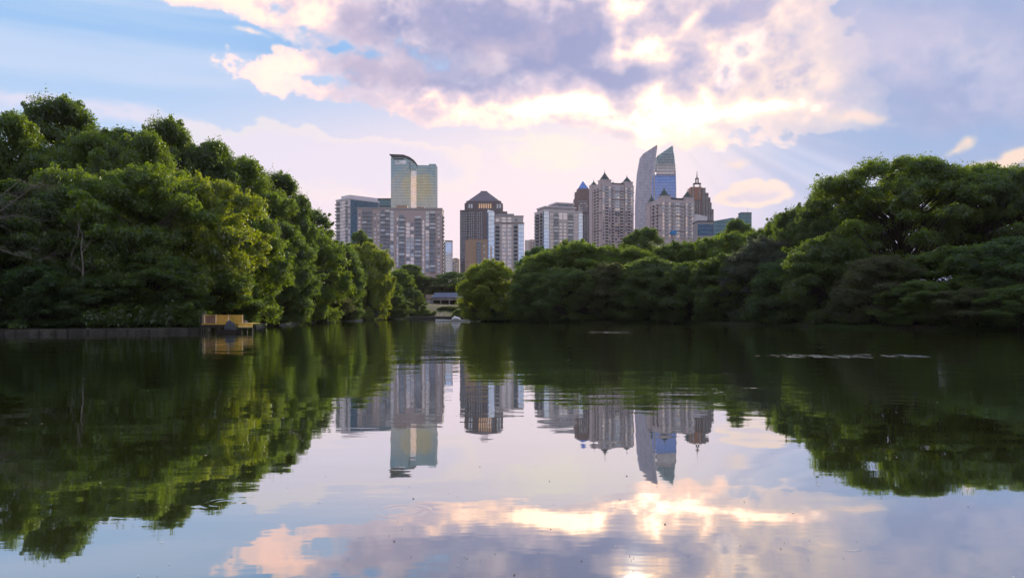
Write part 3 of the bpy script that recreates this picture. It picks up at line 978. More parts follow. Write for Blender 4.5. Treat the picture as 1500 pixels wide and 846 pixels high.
class Tower:
    """one building; x and depth in photo pixels at its distance, heights as photo rows"""
    def __init__(s, name, label, cat, px, Y, rot=0.0, seed=0):
        s.k = Y / F
        s.x0, s.Y = (px - 750.0) * s.k, Y
        s.base = 14.0
        s.root = empty(name, (s.x0, Y, s.base), R(rot))
        tag(s.root, label, cat)
        s.rng = random.Random(seed)
        s.items = {}
        s.cache = {}
        s.c = math.cos(R(rot)) if rot else 1.0
    def Z(s, py):
        return CAMH + (HOR - py) * s.k - s.base
    def box(s, nm, x0, x1, d0, d1, pt, pb, mat, parent=None):
        k = s.k
        zb = s.Z(pb) if pb is not None else -3.0
        return MB().box(x0 * k, x1 * k, d0 * k, d1 * k, zb, s.Z(pt)).build(nm, mat, parent or s.root)
    def mbox(s, nm, boxes, mat, parent=None):
        m = MB(); k = s.k
        for x0, x1, d0, d1, pt, pb in boxes:
            m.box(x0 * k, x1 * k, d0 * k, d1 * k, s.Z(pb) if pb is not None else -3.0, s.Z(pt))
        return m.build(nm, mat, parent or s.root)
    def prism(s, nm, poly, d0, d1, mat, parent=None):
        k = s.k
        return MB().prism([(x * k, s.Z(py)) for x, py in poly], d0 * k, d1 * k).build(nm, mat, parent or s.root)
    def plan(s, nm, poly, pt, pb, mat, parent=None):
        k = s.k
        return MB().prism([(x * k, y * k) for x, y in poly], s.Z(pb) if pb is not None else -3.0, s.Z(pt), "z").build(nm, mat, parent or s.root)
    def hip(s, nm, x0, x1, d0, d1, pt, pb, inset, mat, parent=None):
        """truncated pyramid roof; inset = fraction of the half width left at the top"""
        k = s.k; cx, cd = (x0 + x1) / 2, (d0 + d1) / 2
        r0 = [(x0, d0), (x1, d0), (x1, d1), (x0, d1)]
        r1 = [(cx + (x - cx) * inset, cd + (d - cd) * inset) for x, d in r0]
        return MB().loft([[(x * k, d * k, s.Z(pb)) for x, d in r0], [(x * k, d * k, s.Z(pt)) for x, d in r1]]).build(nm, mat, parent or s.root)
    def cone(s, nm, cx, cd, pt, pb, r, mat, parent=None, fin=None, k=8):
        q = s.k; m = MB()
        m.cone(cx * q, cd * q, s.Z(pb), s.Z(pt), r * q, 0.25 * q, k)
        o = m.build(nm, mat, parent or s.root)
        if fin:
            f = MB(); f.cone(cx * q, cd * q, s.Z(pt) - 0.3, s.Z(fin), 0.5 * q, 0.12 * q, 6)
            f.cone(cx * q, cd * q, s.Z(pt) - 0.2, s.Z(pt) + 0.9 * q, 0.9 * q, 0.4 * q, 6)
            f.build("finial", mat, o)
        return o
    def add(s, nm, face, a0, a1, off, z0, z1, mat, proud=0.06, deep=0.1, kind="pane"):
        """one repeated element; face f/l/r, a0..a1 along the face (m), off = the face's plane (m)"""
        s.items.setdefault(nm, []).append((face, a0, a1, off, z0, z1, mat, proud, deep, kind))
    def bays(s, nm, face, a0, a1, pt, pb, pitch, fill=0.6, mats=WIN_MIX, off=0.0, kind="pane", proud=0.06, split=1):
        """a column of openings: one per floor from row pt down to row pb"""
        k = s.k
        n = int((pb - pt) / pitch)
        w = (a1 - a0) / split
        for i in range(n):
            y0 = pt + i * pitch
            for j in range(split):
                g = 0.08 * w if split > 1 else 0
                mat = s.rng.choice(mats)
                s.add(nm, face, (a0 + j * w + g) * k, (a0 + (j + 1) * w - g) * k, off * k, s.Z(y0 + pitch * (1 - (1 - fill) / 2)), s.Z(y0 + pitch * (1 - fill) / 2), mat, proud, 0.1, kind)
    def balconies(s, face, a0, a1, pt, pb, pitch, off=0.0, proj=1.5, recess=True, rail="rail", mats=("win_dark", "win_dark", "win_mid")):
        """a stack: dark glazed recess on each floor, with its slab and rail standing out from the wall"""
        k = s.k
        n = int((pb - pt) / pitch)
        for i in range(n):
            y0 = pt + i * pitch
            if recess:
                s.add("window", face, a0 * k, a1 * k, off * k, s.Z(y0 + pitch * 0.92), s.Z(y0 + pitch * 0.1), s.rng.choice(mats), 0.05, 0.1)
            s.add("balcony", face, a0 * k, a1 * k, off * k, s.Z(y0 + pitch * 0.98), s.Z(y0 + pitch * 0.98) + min(1.15, pitch * k * 0.45), rail, proj, 0.0, "balcony")
    def _shape(s, m, it, at0=True):
        face, a0, a1, off, z0, z1, mat, proud, deep, kind = it
        def bx(p, q, lo, hi, zz0, zz1):
            # p..q along the face, lo..hi outward from the face
            if face == "f": m.box(p, q, off - hi, off - lo, zz0, zz1)
            elif face == "l": m.box(off - hi, off - lo, p, q, zz0, zz1)
            else: m.box(off + lo, off + hi, p, q, zz0, zz1)
        if kind == "balcony":
            t = 0.28
            bx(a0, a1, 0.0, proud, z0 - t, z0)
            bx(a0, a1, proud - 0.08, proud, z0 + 0.004, z1)
            bx(a0, a0 + 0.08, 0.0, proud - 0.084, z0 + 0.004, z1)
            bx(a1 - 0.08, a1, 0.0, proud - 0.084, z0 + 0.004, z1)
        else:
            bx(a0, a1, -deep, proud, z0, z1)
    def done(s):
        for nm, items in s.items.items():
            items.sort(key=lambda t: -t[5] - (2 if t[0] == "f" else 0))
            for it in items[:MAXPART]:
                face, a0, a1, off, z0, z1, mat, proud, deep, kind = it
                key = (nm, face, round(a1 - a0, 2), round(z1 - z0, 2), mat, proud, kind)
                if key not in s.cache:
                    m = MB()
                    s._shape(m, (face, 0.0, a1 - a0, 0.0, 0.0, z1 - z0, mat, proud, deep, kind))
                    s.cache[key] = m.mesh(nm, M[mat])
                o = bpy.data.objects.new(nm, s.cache[key])
                link(o, s.root)
                o.location = (a0, off, z0) if face == "f" else (off, a0, z0)
            rest = items[MAXPART:]
            if rest:
                mats = sorted(set(t[6] for t in rest))
                m = MB()
                for it in rest:
                    n = len(m.f)
                    s._shape(m, it)
                    for q in range(n, len(m.f)):
                        m.m[q] = mats.index(it[6])
                o = m.build("lower_" + nm + "_rows", [M[q] for q in mats], s.root)
                tag(o, kind="stuff")


# 1 -- the corner apartment tower at the end of the skyline by the tall left bank
def city():
    t = Tower("apartment_tower", "white apartment tower with navy glass flank and stepped white penthouse", "apartment tower", 510, 980, 45, 1)
    L, Wd = 55.0, 32.0
    t.box("wall", 0, L, 0, Wd, 291, None, M["white"])
    t.mbox("penthouse", [(5, L - 0.5, 3, Wd - 6, 284.5, 289.4)], M["white"])
    t.mbox("glass_facade", [(4, L - 1, -0.35, 0.2, 291.8, None)], M["navy"])
    t.mbox("parapet", [(-0.6, L + 0.4, -0.7, Wd + 0.6, 289.6, 291.6)], M["white"])
    t.balconies("l", 0.8, 6, 293, 372, 5.0, 0, 1.8)
    t.balconies("l", 22, 31.5, 293, 372, 5.0, 0, 2.2)
    t.bays("window", "l", 8, 20, 293, 372, 5.0, 0.45, ("win_pale", "win_mid", "win_pale"), split=3)
    t.bays("window", "f", 0.4, 3.4, 296, 372, 5.0, 0.6, ("win_mid", "win_dark"))
    t.done()

    t = Tower("office_block", "small teal glass block peeking out beside the curved-top glass tower", "office building", 553, 1130, 0, 2)
    t.box("glass_facade", 0, 26, 0, 24, 292.5, None, M["teal"])
    t.mbox("roof_edge", [(-0.5, 26.5, -0.5, 24.5, 290.4, 292.4)], M["dark"])
    t.mbox("floor_band", [(-0.25, 26.25, -0.25, 0.2, 301.5, 303)], M["dark"])
    t.done()

    # 3 -- tall glass tower with a sweeping roof
    t = Tower("glass_tower", "tallest grey-green glass tower with a curved sloping roof visor", "skyscraper", 571, 1060, 0, 3)
    t.prism("left_glass_shaft", [(1.6, 470), (1.6, 231), (20, 230.5), (30, 234.5), (30, 470)], 0, 30, M["greygreen"])
    t.prism("crown_block", [(30, 249), (30, 234.5), (36, 238), (40.5, 241), (40.5, 249)], 1.5, 30, M["greygreen"])
    t.prism("roof_visor", [(-0.8, 226), (20, 226.8), (29, 230), (36, 235), (40.6, 241.5), (40.6, 244.5), (36.5, 239), (29, 233.5), (20, 230.3), (2, 230)], -2.2, 31, M["dark"])
    t.mbox("louvre_band", [(5, 21, -0.35, 0.3, 231.6, 233.6)], M["recess"])
    t.mbox("glass_panel", [(30.4, 38.8, 2.2, 3.2, 249.3, None)], M["paleglass"])
    t.mbox("top_glazing", [(8, 24, -0.3, 0.3, 235, 241)], M["win_pale"])
    t.prism("right_glass_shaft", [(39, 470), (39, 241.8), (57, 241.8), (57, 470)], 0.6, 30, M["greygreen"])
    t.box("corner_pier", 57.1, 67.2, 1.2, 29, 239.8, None, M["greygreen"])
    t.mbox("dark_notch", [(28.2, 29.6, -0.3, 0.3, 238, 248)], M["win_dark"])
    t.done()

    # 4 -- wide pink slab
    t = Tower("condominium_block", "wide pink apartment slab with stacked balconies and pale window strips", "apartment building", 523.5, 660, 0, 4)
    W = 124.0
    t.box("wall", 0, W, 0, 30, 305.2, None, M["pink"])
    t.mbox("parapet", [(-0.4, 46, -0.5, 30.4, 303.6, 306.2), (46.4, W + 0.3, -0.5, 30.4, 304.6, 307)], M["grey"])
    t.mbox("roof_house", [(56, 72, 6, 20, 299.8, 304.4)], M["tan"])
    t.mbox("roof_house", [(86, 97, 8, 20, 301.5, 304.4)], M["tan"])
    for a0, a1, top in ((7.2, 13.4, 306.5), (14.6, 21, 306.5), (34, 40.3, 307), (41.3, 47.2, 307), (61.2, 69, 314), (84.5, 93, 316), (106, 114, 309)):
        t.balconies("f", a0, a1, top, 404, 5.6, 0, 1.6)
    for a0, a1, top in ((48.4, 53, 308), (57.6, 60, 318), (71.4, 76.8, 326), (78, 82.8, 326), (95.2, 98, 322), (100, 105, 309)):
        t.bays("window", "f", a0, a1, top, 404, 5.6, 0.8, ("win_mid", "win_pale", "win_mid", "win_pale", "win_dark"))
    for a0, a1 in ((1.4, 4.6), (24.6, 27), (29.6, 32), (117.4, 120.6)):
        t.bays("window", "f", a0, a1, 311, 404, 5.6, 0.42, ("win_mid", "win_dark", "win_pale"))
    t.balconies("r", 4, 14, 313, 404, 5.6, W, 1.4)
    t.done()

    t = Tower("apartment_tower", "slim pale blue-white tower squeezed beside the wide pink slab", "apartment tower", 652, 930, 0, 5)
    t.box("wall", 0, 10, 0, 14, 353, None, M["white"])
    t.box("glass_facade", 0.8, 9.4, -0.3, 0.1, 355, None, M["skyglass"])
    t.box("side_wing", -5, -0.2, 0.6, 13, 354.5, None, M["recess"])
    t.balconies("f", -4.8, -0.6, 356, 410, 4.2, 0.6, 2.0)
    t.mbox("parapet", [(-0.3, 10.3, -0.4, 14.2, 352, 353.2)], M["dark"])
    t.done()

    t = Tower("apartment_block", "small far cream block in the gap of the skyline", "apartment building", 662, 1180, 0, 6)
    t.box("wall", 0, 10.5, 0, 12, 379, None, M["cream"])
    t.box("roof_house", 2, 8, 2, 10, 377.6, 379, M["cream"])
    for a in (0.8, 3.4, 6.0, 8.2):
        t.bays("window", "f", a, a + 1.5, 380, 410, 3.6, 0.5, ("win_dark", "win_mid", "win_warm"))
    t.done()

    # 7 -- dark office tower with a hipped cap
    t = Tower("office_tower", "dark plum granite office tower with truncated pyramid roof and top windows given a glow for sunlight", "skyscraper", 673.5, 1100, 0, 7)
    t.box("wall", 0, 62, 4, 50, 307, None, M["plum"])
    t.box("front_bay", 12, 50, 0, 4, 306, None, M["plum"])
    t.box("shoulder", 6.6, 63, 6, 48, 297, 307, M["plum"])
    t.box("side_shoulder", 63.1, 69.5, 8, 46, 308.5, None, M["plum"])
    t.box("drum", 7.6, 61.5, 7, 47, 296.2, 297.0, M["plumroof"])
    t.hip("roof", 11, 58.5, 8, 46, 277.4, 293.2, 0.2, M["plumroof"])
    t.mbox("attic", [(9, 60.6, 7.4, 46.5, 293.2, 296.2)], M["plum"])
    t.mbox("roof_cap", [(29.5, 39.5, 22.8, 31.2, 276.2, 277.3)], M["plumroof"])
    for i in range(6):  # panes with added glow in place of sunlight behind them
        t.add("sun_glow_window", "f", (27.6 + i * 3.3) * t.k, (29.6 + i * 3.3) * t.k, 6 * t.k, t.Z(304.2), t.Z(297.6), "lit", 0.3)
    for a in (12.5, 16, 54, 58):
        t.add("window", "f", a * t.k, (a + 2.4) * t.k, 6 * t.k, t.Z(304), t.Z(298), "win_mid", 0.1)
    for a in (1, 3.6, 6.2, 8.8):
        t.bays("window", "f", a, a + 1.8, 310, 400, 3.6, 0.62, ("win_dark",), off=4)
    for a in (13, 16.2, 19.4, 24.6, 27.8, 31.0):
        t.bays("window", "f", a, a + 1.9, 310, 356, 3.6, 0.62, ("win_dark",), off=0)
    t.done()

    # 8 -- pale apartment house with glass corners
    t = Tower("apartment_building", "pale stone apartment house with curved blue glass prow and dark balconies", "apartment building", 724, 640, 0, 8)
    t.box("wall", 0, 43.5, 0, 28, 327, None, M["palebeige"])
    t.box("upper_storey", 0.8, 42.5, 0.6, 27, 316.4, 326.0, M["palebeige"])
    t.box("penthouse", 1.4, 29, 3, 24, 312.6, 316.3, M["grey"])
    t.mbox("cornice", [(-0.5, 44, -0.9, 28.5, 326.0, 327.0)], M["mauve_dark"])
    t.mbox("roof_edge", [(0.3, 43, 0.1, 27.4, 315.6, 316.9)], M["grey"])
    k = t.k
    prow = [(-10.6, 6), (-10.0, 3.4), (-8.4, 1.2), (-6, -0.1), (-3, -0.7), (0.1, -0.7), (0.1, 20), (-10.6, 20)]
    top = [(x * k, y * k, t.Z(310.5 - (x + 10.6) * -0.02 - (10.6 + x) * -0.28 - 4.0)) for x, y in prow]
    MB().loft([[(x * k, y * k, -3.0) for x, y in prow], top]).build("glass_prow", M["skyglass"], t.root)
    t.box("glass_corner", 35.4, 43.2, -0.4, 0.2, 328, None, M["skyglass"])
    for a0, a1 in ((11.5, 17, ), (19.6, 25)):
        t.bays("window", "f", a0, a1, 328, 392, 5.8, 0.66, ("win_pale", "win_pale", "win_mid"), split=2)
        t.bays("window", "f", a0, a1, 317.5, 326, 4.2, 0.7, ("win_pale", "win_pale"), off=0.6)
    t.balconies("f", 1.6, 7.6, 328, 392, 5.8, 0, 1.2, rail="recess", mats=("win_dark",))
    t.balconies("f", 28.6, 34, 328, 392, 5.8, 0, 1.2, rail="recess", mats=("win_dark",))
    t.bays("window", "f", 2.4, 6.6, 319, 326, 6.5, 0.6, ("win_pale",), off=0.6)
    t.bays("window", "f", 30, 34, 319, 326, 6.5, 0.6, ("win_dark",), off=0.6)
    t.done()

    t = Tower("apartment_block", "tan brick block rising behind the round bright waterside tree", "apartment building", 687, 600, 16, 9)
    t.box("wall", 0, 28, 0, 27, 350.6, None, M["tan"])
    t.mbox("parapet", [(-0.3, 28.3, -0.3, 27.3, 349.8, 350.9)], M["tan"])
    t.balconies("f", 11.5, 18, 352, 392, 4.6, 0, 1.2, mats=("win_dark",))
    t.bays("window", "f", 22, 24, 353, 392, 4.6, 0.5, ("win_dark", "win_mid"))
    t.bays("window", "l", 6, 9, 353, 392, 4.6, 0.4, ("win_warm", "win_mid"))
    t.done()

    t = Tower("apartment_block", "low pinkish far block between two pale apartment houses", "apartment building", 769, 900, 0, 10)
    t.box("wall", 0, 6.6, 0, 14, 351.5, None, M["palebeige"])
    t.box("wing", 6.7, 16, 1, 14, 350.6, None, M["pink"])
    t.bays("window", "f", 8, 10.4, 354, 392, 4.4, 0.55, ("win_dark",), off=1)
    t.bays("window", "f", 11.6, 14, 354, 392, 4.4, 0.55, ("win_dark", "win_mid"), off=1)
    t.bays("window", "f", 2.2, 4.4, 354, 392, 4.4, 0.4, ("win_mid",))
    t.done()

    # 11 -- white and pink condominium with blue corners
    t = Tower("condominium_tower", "pinkish condominium with light blue glass corners and set-back white penthouse", "apartment building", 797, 760, 20, 11)
    L, D = 61.5, 38
    t.box("wall", 0, L, 0, D, 309, None, M["palebeige"])
    t.mbox("parapet", [(-0.4, L + 0.4, -0.5, D + 0.4, 307, 308.9)], M["white"])
    t.box("penthouse", 3, 51, 3, D - 3, 302.5, 307, M["grey"])
    t.box("upper_penthouse", 22, 49, 5, D - 6, 296.5, 301, M["grey"])
    t.mbox("roof_slab", [(2, 53, 1.8, D - 2, 301.1, 302.6), (20.5, 50.5, 3.6, D - 5, 294.6, 296.6)], M["white"])
    t.box("glass_corner", -0.4, 7.4, -0.5, 3, 308.8, None, M["skyglass"])
    t.box("glass_corner", L - 6.4, L + 0.4, -0.5, 3, 310, None, M["skyglass"])
    t.balconies("f", 15.8, 22.4, 311, 392, 4.9, 0, 1.6)
    t.balconies("f", 38.6, 46, 311, 392, 4.9, 0, 1.6)
    for a0, a1 in ((23.6, 29.4), (30.6, 36.6)):
        t.bays("window", "f", a0, a1, 310.5, 324, 4.9, 0.95, ("win_pale",), split=1)
        t.bays("window", "f", a0 + 1, a1 - 1, 325, 392, 4.9, 0.45, ("win_pale", "win_warm", "win_pale"))
    for a in (9.8, 12.4, 48.4, 51.6):
        t.bays("window", "f", a, a + 1.5, 311, 392, 4.9, 0.42, ("win_pale", "win_mid", "win_warm"))
    t.balconies("l", 6, 16, 311, 392, 4.9, 0, 1.4)
    t.balconies("l", 20, 34, 311, 392, 4.9, 0, 1.4)
    t.bays("window", "f", 24, 47, 297.5, 300.6, 3.0, 0.8, ("win_dark",), off=5, split=4)
    t.done()

    # 12 -- brown tower with a blue glass pyramid
    t = Tower("office_tower", "rust-brown tower with chamfered shoulders under a blue glass pyramid", "skyscraper", 841.5, 1080, 0, 12)
    t.plan("wall", [(0, 8), (5, 1), (21, 1), (26, 8), (26, 24), (21, 30), (5, 30), (0, 24)], 290, None, M["brown2"])
    t.plan("upper_shaft", [(1.6, 9), (6, 2.5), (20.4, 2.5), (24.6, 9), (24.6, 22), (20.4, 28), (6, 28), (1.6, 22)], 280, 290, M["brown2"])
    t.plan("crown", [(4.6, 10), (8, 4), (19, 4), (23, 10), (23, 21), (19, 26), (8, 26), (4.6, 21)], 275.4, 280, M["brown2"])
    t.hip("glass_pyramid", 5.6, 21.4, 5, 25, 262.6, 275.4, 0.02, M["blue"])
    t.box("base_block", 12.5, 28.5, -2, 0.9, 311.5, None, M["plum"])
    t.mbox("base_cornice", [(12.2, 29, -2.5, 0.9, 309.6, 311.4)], M["plumroof"])
    for a in (6.2, 9.0, 11.8, 14.6, 17.4):
        t.bays("window", "f", a, a + 1.7, 293, 330, 3.3, 0.6, ("win_dark", "win_dark", "win_mid"), off=1)
    for a in (14, 18, 22, 25.6):
        t.bays("window", "f", a, a + 2.0, 314, 372, 3.6, 0.5, ("win_dark",), off=-2)
    t.done()

    # 13 / 15 -- the two limestone condominiums with turrets
    def chateau(name, label, px, Y, rot, L, D, wall_top, pitch, bottom, bands, turrets, cols, side_cols, pales, court, seed):
        t = Tower(name, label, "apartment tower", px, Y, rot, seed)
        t.box("wall", 0, L, 0, D, wall_top, None, M["mauve"])
        t.box("mansard", court[0], court[1], 1.0, D - 2, court[2], wall_top - 0.05, M["slate"])
        for y in bands:
            t.mbox("string_course", [(-0.45, L + 0.45, -0.7, D + 0.4, y, y + 1.1)], M["mauve_dark"])
        for (cx, cd, r, wt, cb, peak, fin, pier) in turrets:
            if pier:
                t.box("turret", cx - r, cx + r, cd - r, cd + r, wt, None, M["mauve"])
            else:
                t.box("turret", cx - r * 0.8, cx + r * 0.8, cd - r * 0.8, cd + r * 0.8, wt, wall_top + 1, M["mauve"])
            t.mbox("turret_cornice", [(cx - r - 0.4, cx + r + 0.4, cd - r - 0.4, cd + r + 0.4, wt - 0.9, wt + 0.5)], M["mauve"])
            t.cone("turret_roof", cx, cd, peak, wt - 0.95, r * 1.12, M["copper"], None, fin)
        for a0, a1, off in cols:
            t.balconies("f", a0, a1, wall_top + 4, bottom, pitch, off, 1.2, rail="mauve", mats=("win_dark",))
        for a0, a1, off, n in pales:
            t.bays("window", "f", a0, a1, wall_top + 4, bottom, pitch, 0.62, ("win_mid", "win_warm", "win_mid"), off=off, split=n)
        for a0, a1 in side_cols:
            t.balconies("l", a0, a1, wall_top + 6, bottom, pitch, 0, 1.2, rail="mauve", mats=("win_dark",))
        t.done()
        return t
    chateau("chateau_tower", "tall mauve limestone apartment tower with four dark cone turrets", 879.5, 820, 20, 55, 33, 268.5, 4.4, 366, (278.5, 290.5, 311, 337),
            [(9.3, 4.9, 7.2, 263.5, 263, 251.5, 246.8, True), (46, 4.4, 6.4, 264.6, 264, 255.6, 252, True), (3.2, 29, 5, 268, 268, 261, 257.5, True), (34, 26, 4.6, 267, 267, 261, 258.6, False)],
            ((7, 11.6, -2.32), (43.8, 48.2, -2.02), (18.6, 22.2, 0), (32.6, 37, 0)), ((6, 12), (16, 21)), ((24, 31.5, 0, 2), (12.9, 15.4, -2.32, 1), (2.8, 5, -2.32, 1), (40.2, 42.6, -2.02, 1), (49.4, 51.6, -2.02, 1)), (17.5, 38.5, 266.4), 13)
    t = chateau("chateau_tower", "shorter mauve limestone apartment tower with four green-black cone turrets, in front of the fin-topped tower", 968, 770, 18, 56, 46, 291.5, 5.2, 352, (300, 314.6, 337),
            [(8, 4.8, 7.3, 287.6, 287, 275.2, 271.6, True), (46.5, 4.6, 7, 288, 287.6, 277.4, 273, True), (4, 36, 5.5, 292.4, 292, 282, 278.6, True), (28.5, 24, 5.2, 290.6, 290, 281.5, 279, False)],
            ((6, 10, -2.54), (44.5, 48.6, -2.44), (18.6, 22.4, 0), (33, 37, 0)), ((8, 13), (20, 26)), ((24.4, 31, 0, 2), (12, 14.4, -2.54, 1), (1.6, 4, -2.54, 1), (40.2, 42.6, -2.44, 1), (50.2, 52.4, -2.44, 1)), (17, 37.5, 288.6), 15)
    t.prism("blue_awning", [(14, 343), (14, 339.5), (17, 337.5), (24, 336.6), (24, 343)], -4.0, -2.0, simple("blue_canvas", (0.03, 0.22, 0.50), 0.8, var=0.1))

    # 14 -- the tower with two glass fins
    t = Tower("fin_topped_tower", "tall silver and blue glass tower crowned by two slanting fins", "skyscraper", 935, 1020, 0, 14)
    t.prism("left_fin", [(0, 470), (0.2, 300), (1.2, 276), (3, 250), (7.6, 225), (27.2, 212), (25.6, 222), (22.6, 246), (20.4, 262), (19.4, 290), (19.2, 470)], 0, 34, M["silver"])
    t.prism("sunlit_fin_edge", [(27.25, 212.6), (28.2, 214), (25.6, 232), (23.4, 250), (20.8, 262), (20.45, 262), (22.65, 246), (25.65, 222)], 0.3, 5, M["white"])  # sunlit inner edge of the fin, its brightness put into white
    t.box("glass_block", 19.6, 55.4, 2, 34, 255.5, None, M["blue"])
    t.prism("right_fin", [(29.6, 246), (29.6, 227), (50.4, 212.4), (53.6, 230), (55.6, 252), (56.2, 275), (56.4, 300), (56.4, 470), (55.45, 470), (55.45, 255), (54.4, 246)], 3, 33, M["greygreen"])
    m = MB(); q = t.k
    for i in range(13):
        x = 27 + i * 2.2
        m.box(x * q, (x + 0.7) * q, 1.2 * q, 1.9 * q, t.Z(258), t.Z(241))
    for py in (241, 245.5, 250, 254.6):
        m.box(26.4 * q, 54.6 * q, 0.6 * q, 1.1 * q, t.Z(py + 0.8), t.Z(py))
    m.build("crown_lattice", M["pink"], t.root)
    t.box("lattice_glass", 27, 54, 2.1, 3.0, 240.4, 255.4, M["paleglass"])
    t.mbox("edge_pier", [(22.8, 24.4, 1.4, 1.98, 250, None)], M["mauve"])
    m = MB()
    for i in range(9):
        x = 31 + i * 2.5
        m.box(x * q, (x + 0.5) * q, 2.3 * q, 2.9 * q, t.Z(246), t.Z(226.5 - (x - 29.6) * 0.70 + 1.6))
    for j in range(6):
        m.box((30 + j * 1.0) * q, 53.5 * q, 2.0 * q, 2.26 * q, t.Z(243.6 - j * 3.4), t.Z(243 - j * 3.4))
    m.build("fin_lattice", M["grey"], t.root)
    t.done()

    # 16 -- stepped tower with a spire
    t = Tower("stepped_tower", "rust-brown stepped tower with coral top block and slender spire", "skyscraper", 1012.5, 1060, 0, 16)
    t.box("coral_block", 0.2, 16, 2, 22, 273.4, 292, M["orange"])
    for x0, x1, top, d in ((16.1, 21.4, 274.8, 1), (21.5, 26, 282, 2.5), (26.1, 29.2, 288.6, 4), (29.3, 31.2, 296, 5), (31.3, 34.4, 305.4, 6)):
        t.box("setback", x0, x1, d, 22 - d * 0.2, top, None, M["brown2"])
    t.box("lower_shaft", 0.2, 16, 1.2, 22, 292.1, None, M["brown2"])
    for a, top, bot in ((2.2, 276, 290), (12.2, 276, 290)):
        t.add("window_strip", "f", a * t.k, (a + 1.6) * t.k, 2 * t.k, t.Z(bot), t.Z(top), "win_dark", 0.2)
    for a, top, off in ((1.6, 294, 1.2), (5.0, 294, 1.2), (8.4, 294, 1.2), (11.8, 294, 1.2), (17.2, 277, 1), (19.2, 277, 1), (22.4, 285, 2.5), (24.2, 285, 2.5), (27, 291, 4), (29.8, 299, 5), (32.2, 308, 6)):
        t.add("window_strip", "f", a * t.k, (a + 1.1) * t.k, off * t.k, t.Z(340), t.Z(top), "win_dark", 0.2)
    q = t.k
    m = MB()
    for x in (5.4, 14.4):
        for d in (4, 12):
            m.box(x * q, (x + 0.9) * q, d * q, (d + 0.9) * q, t.Z(273.4), t.Z(267.2))
    m.box(5.2 * q, 15.4 * q, 3.8 * q, 13 * q, t.Z(268.2), t.Z(267.1))
    for x in (8.4, 11.6):
        for d in (6, 10):
            m.box(x * q, (x + 0.8) * q, d * q, (d + 0.8) * q, t.Z(267.1), t.Z(259.8))
    m.box(8.2 * q, 12.6 * q, 5.8 * q, 11 * q, t.Z(260.6), t.Z(259.6))
    sp = m.build("spire_frame", M["dark"], t.root)
    m = MB(); m.cone(10.4 * q, 8.4 * q, t.Z(259.6), t.Z(248.5), 1.0 * q, 0.15 * q, 6)
    m.build("spire", M["dark"], sp)
    t.done()

    # 17 -- low blue building on the far side of the wood
    t = Tower("low_building", "low blue-grey building with white roof box just above the wood", "office building", 1021.5, 700, 0, 17)
    t.box("wall", 0, 24, 0, 30, 325, None, M["grey"])
    t.box("glass_facade", 0.6, 23.4, -0.4, 0.1, 328, 345, M["navy"])
    t.mbox("roof_edge", [(-0.4, 24.2, -0.5, 30.3, 323.2, 324.9)], M["slate"])
    t.prism("white_roof_box", [(0, 323.2), (0, 312.5), (16, 316.5), (16, 323.2)], 6, 20, M["white"])
    t.prism("glass_wing", [(24.3, 352), (24.3, 323.5), (52, 318.6), (56, 320.5), (56, 352)], 0.5, 26, M["teal"])
    t.done()
    t = Tower("roof_block", "small square blue-grey block over the treetops, topped by a thin mast", "office building", 1085.5, 760, 0, 18)
    t.box("wall", 0, 15.5, 0, 14, 311.8, None, M["teal"])
    t.mbox("roof_edge", [(-0.3, 15.8, -0.3, 14.3, 310.9, 311.7)], M["slate"])
    q = t.k
    MB().cone(11 * q, 5 * q, t.Z(311), t.Z(304.5), 0.18 * q, 0.08 * q, 5).build("mast", M["dark"], t.root)
    t.done()


city()

# ------------------------------------------------------------------ trees
def leaf_mat(name, dark, light, glow, trans=0.42, gloss=0.06):
    """leaves: sprays of slightly different green, letting light through"""
    m, nt, out = new_mat(name)
    L = nt.links
    a = nt.nodes.new("ShaderNodeAttribute"); a.attribute_name = "tone"
    oi = nt.nodes.new("ShaderNodeObjectInfo")
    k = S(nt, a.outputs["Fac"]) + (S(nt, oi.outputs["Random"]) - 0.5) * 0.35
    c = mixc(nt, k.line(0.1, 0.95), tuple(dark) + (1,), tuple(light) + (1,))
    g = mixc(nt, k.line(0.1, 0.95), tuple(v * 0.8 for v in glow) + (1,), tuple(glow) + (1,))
    d = nt.nodes.new("ShaderNodeBsdfDiffuse"); L.new(c.s, d.inputs["Color"])
    t = nt.nodes.new("ShaderNodeBsdfTranslucent"); L.new(g.s, t.inputs["Color"])
    gl = nt.nodes.new("ShaderNodeBsdfGlossy"); gl.inputs["Roughness"].default_value = 0.45
    gl.inputs["Color"].default_value = (0.8, 0.85, 0.8, 1)
    m1 = nt.nodes.new("ShaderNodeMixShader"); m1.inputs[0].default_value = trans
    L.new(d.outputs[0], m1.inputs[1]); L.new(t.outputs[0], m1.inputs[2])
    m2 = nt.nodes.new("ShaderNodeMixShader"); m2.inputs[0].default_value = gloss
    L.new(m1.outputs[0], m2.inputs[1]); L.new(gl.outputs[0], m2.inputs[2])
    L.new(m2.outputs[0], out.inputs["Surface"])
    return m


def bark_mat(name, a, b):
    m, nt, out = new_mat(name)
    c = coords(nt)
    n = noise(nt, c, 2.5, 5, 0.65, (0, 0, 0), (3, 3, 0.5))
    principled(nt, out, mixc(nt, n.smooth(0.3, 0.7), tuple(a) + (1,), tuple(b) + (1,)), 0.9, 0, 0.1, n, 0.05, 0.6)
    return m


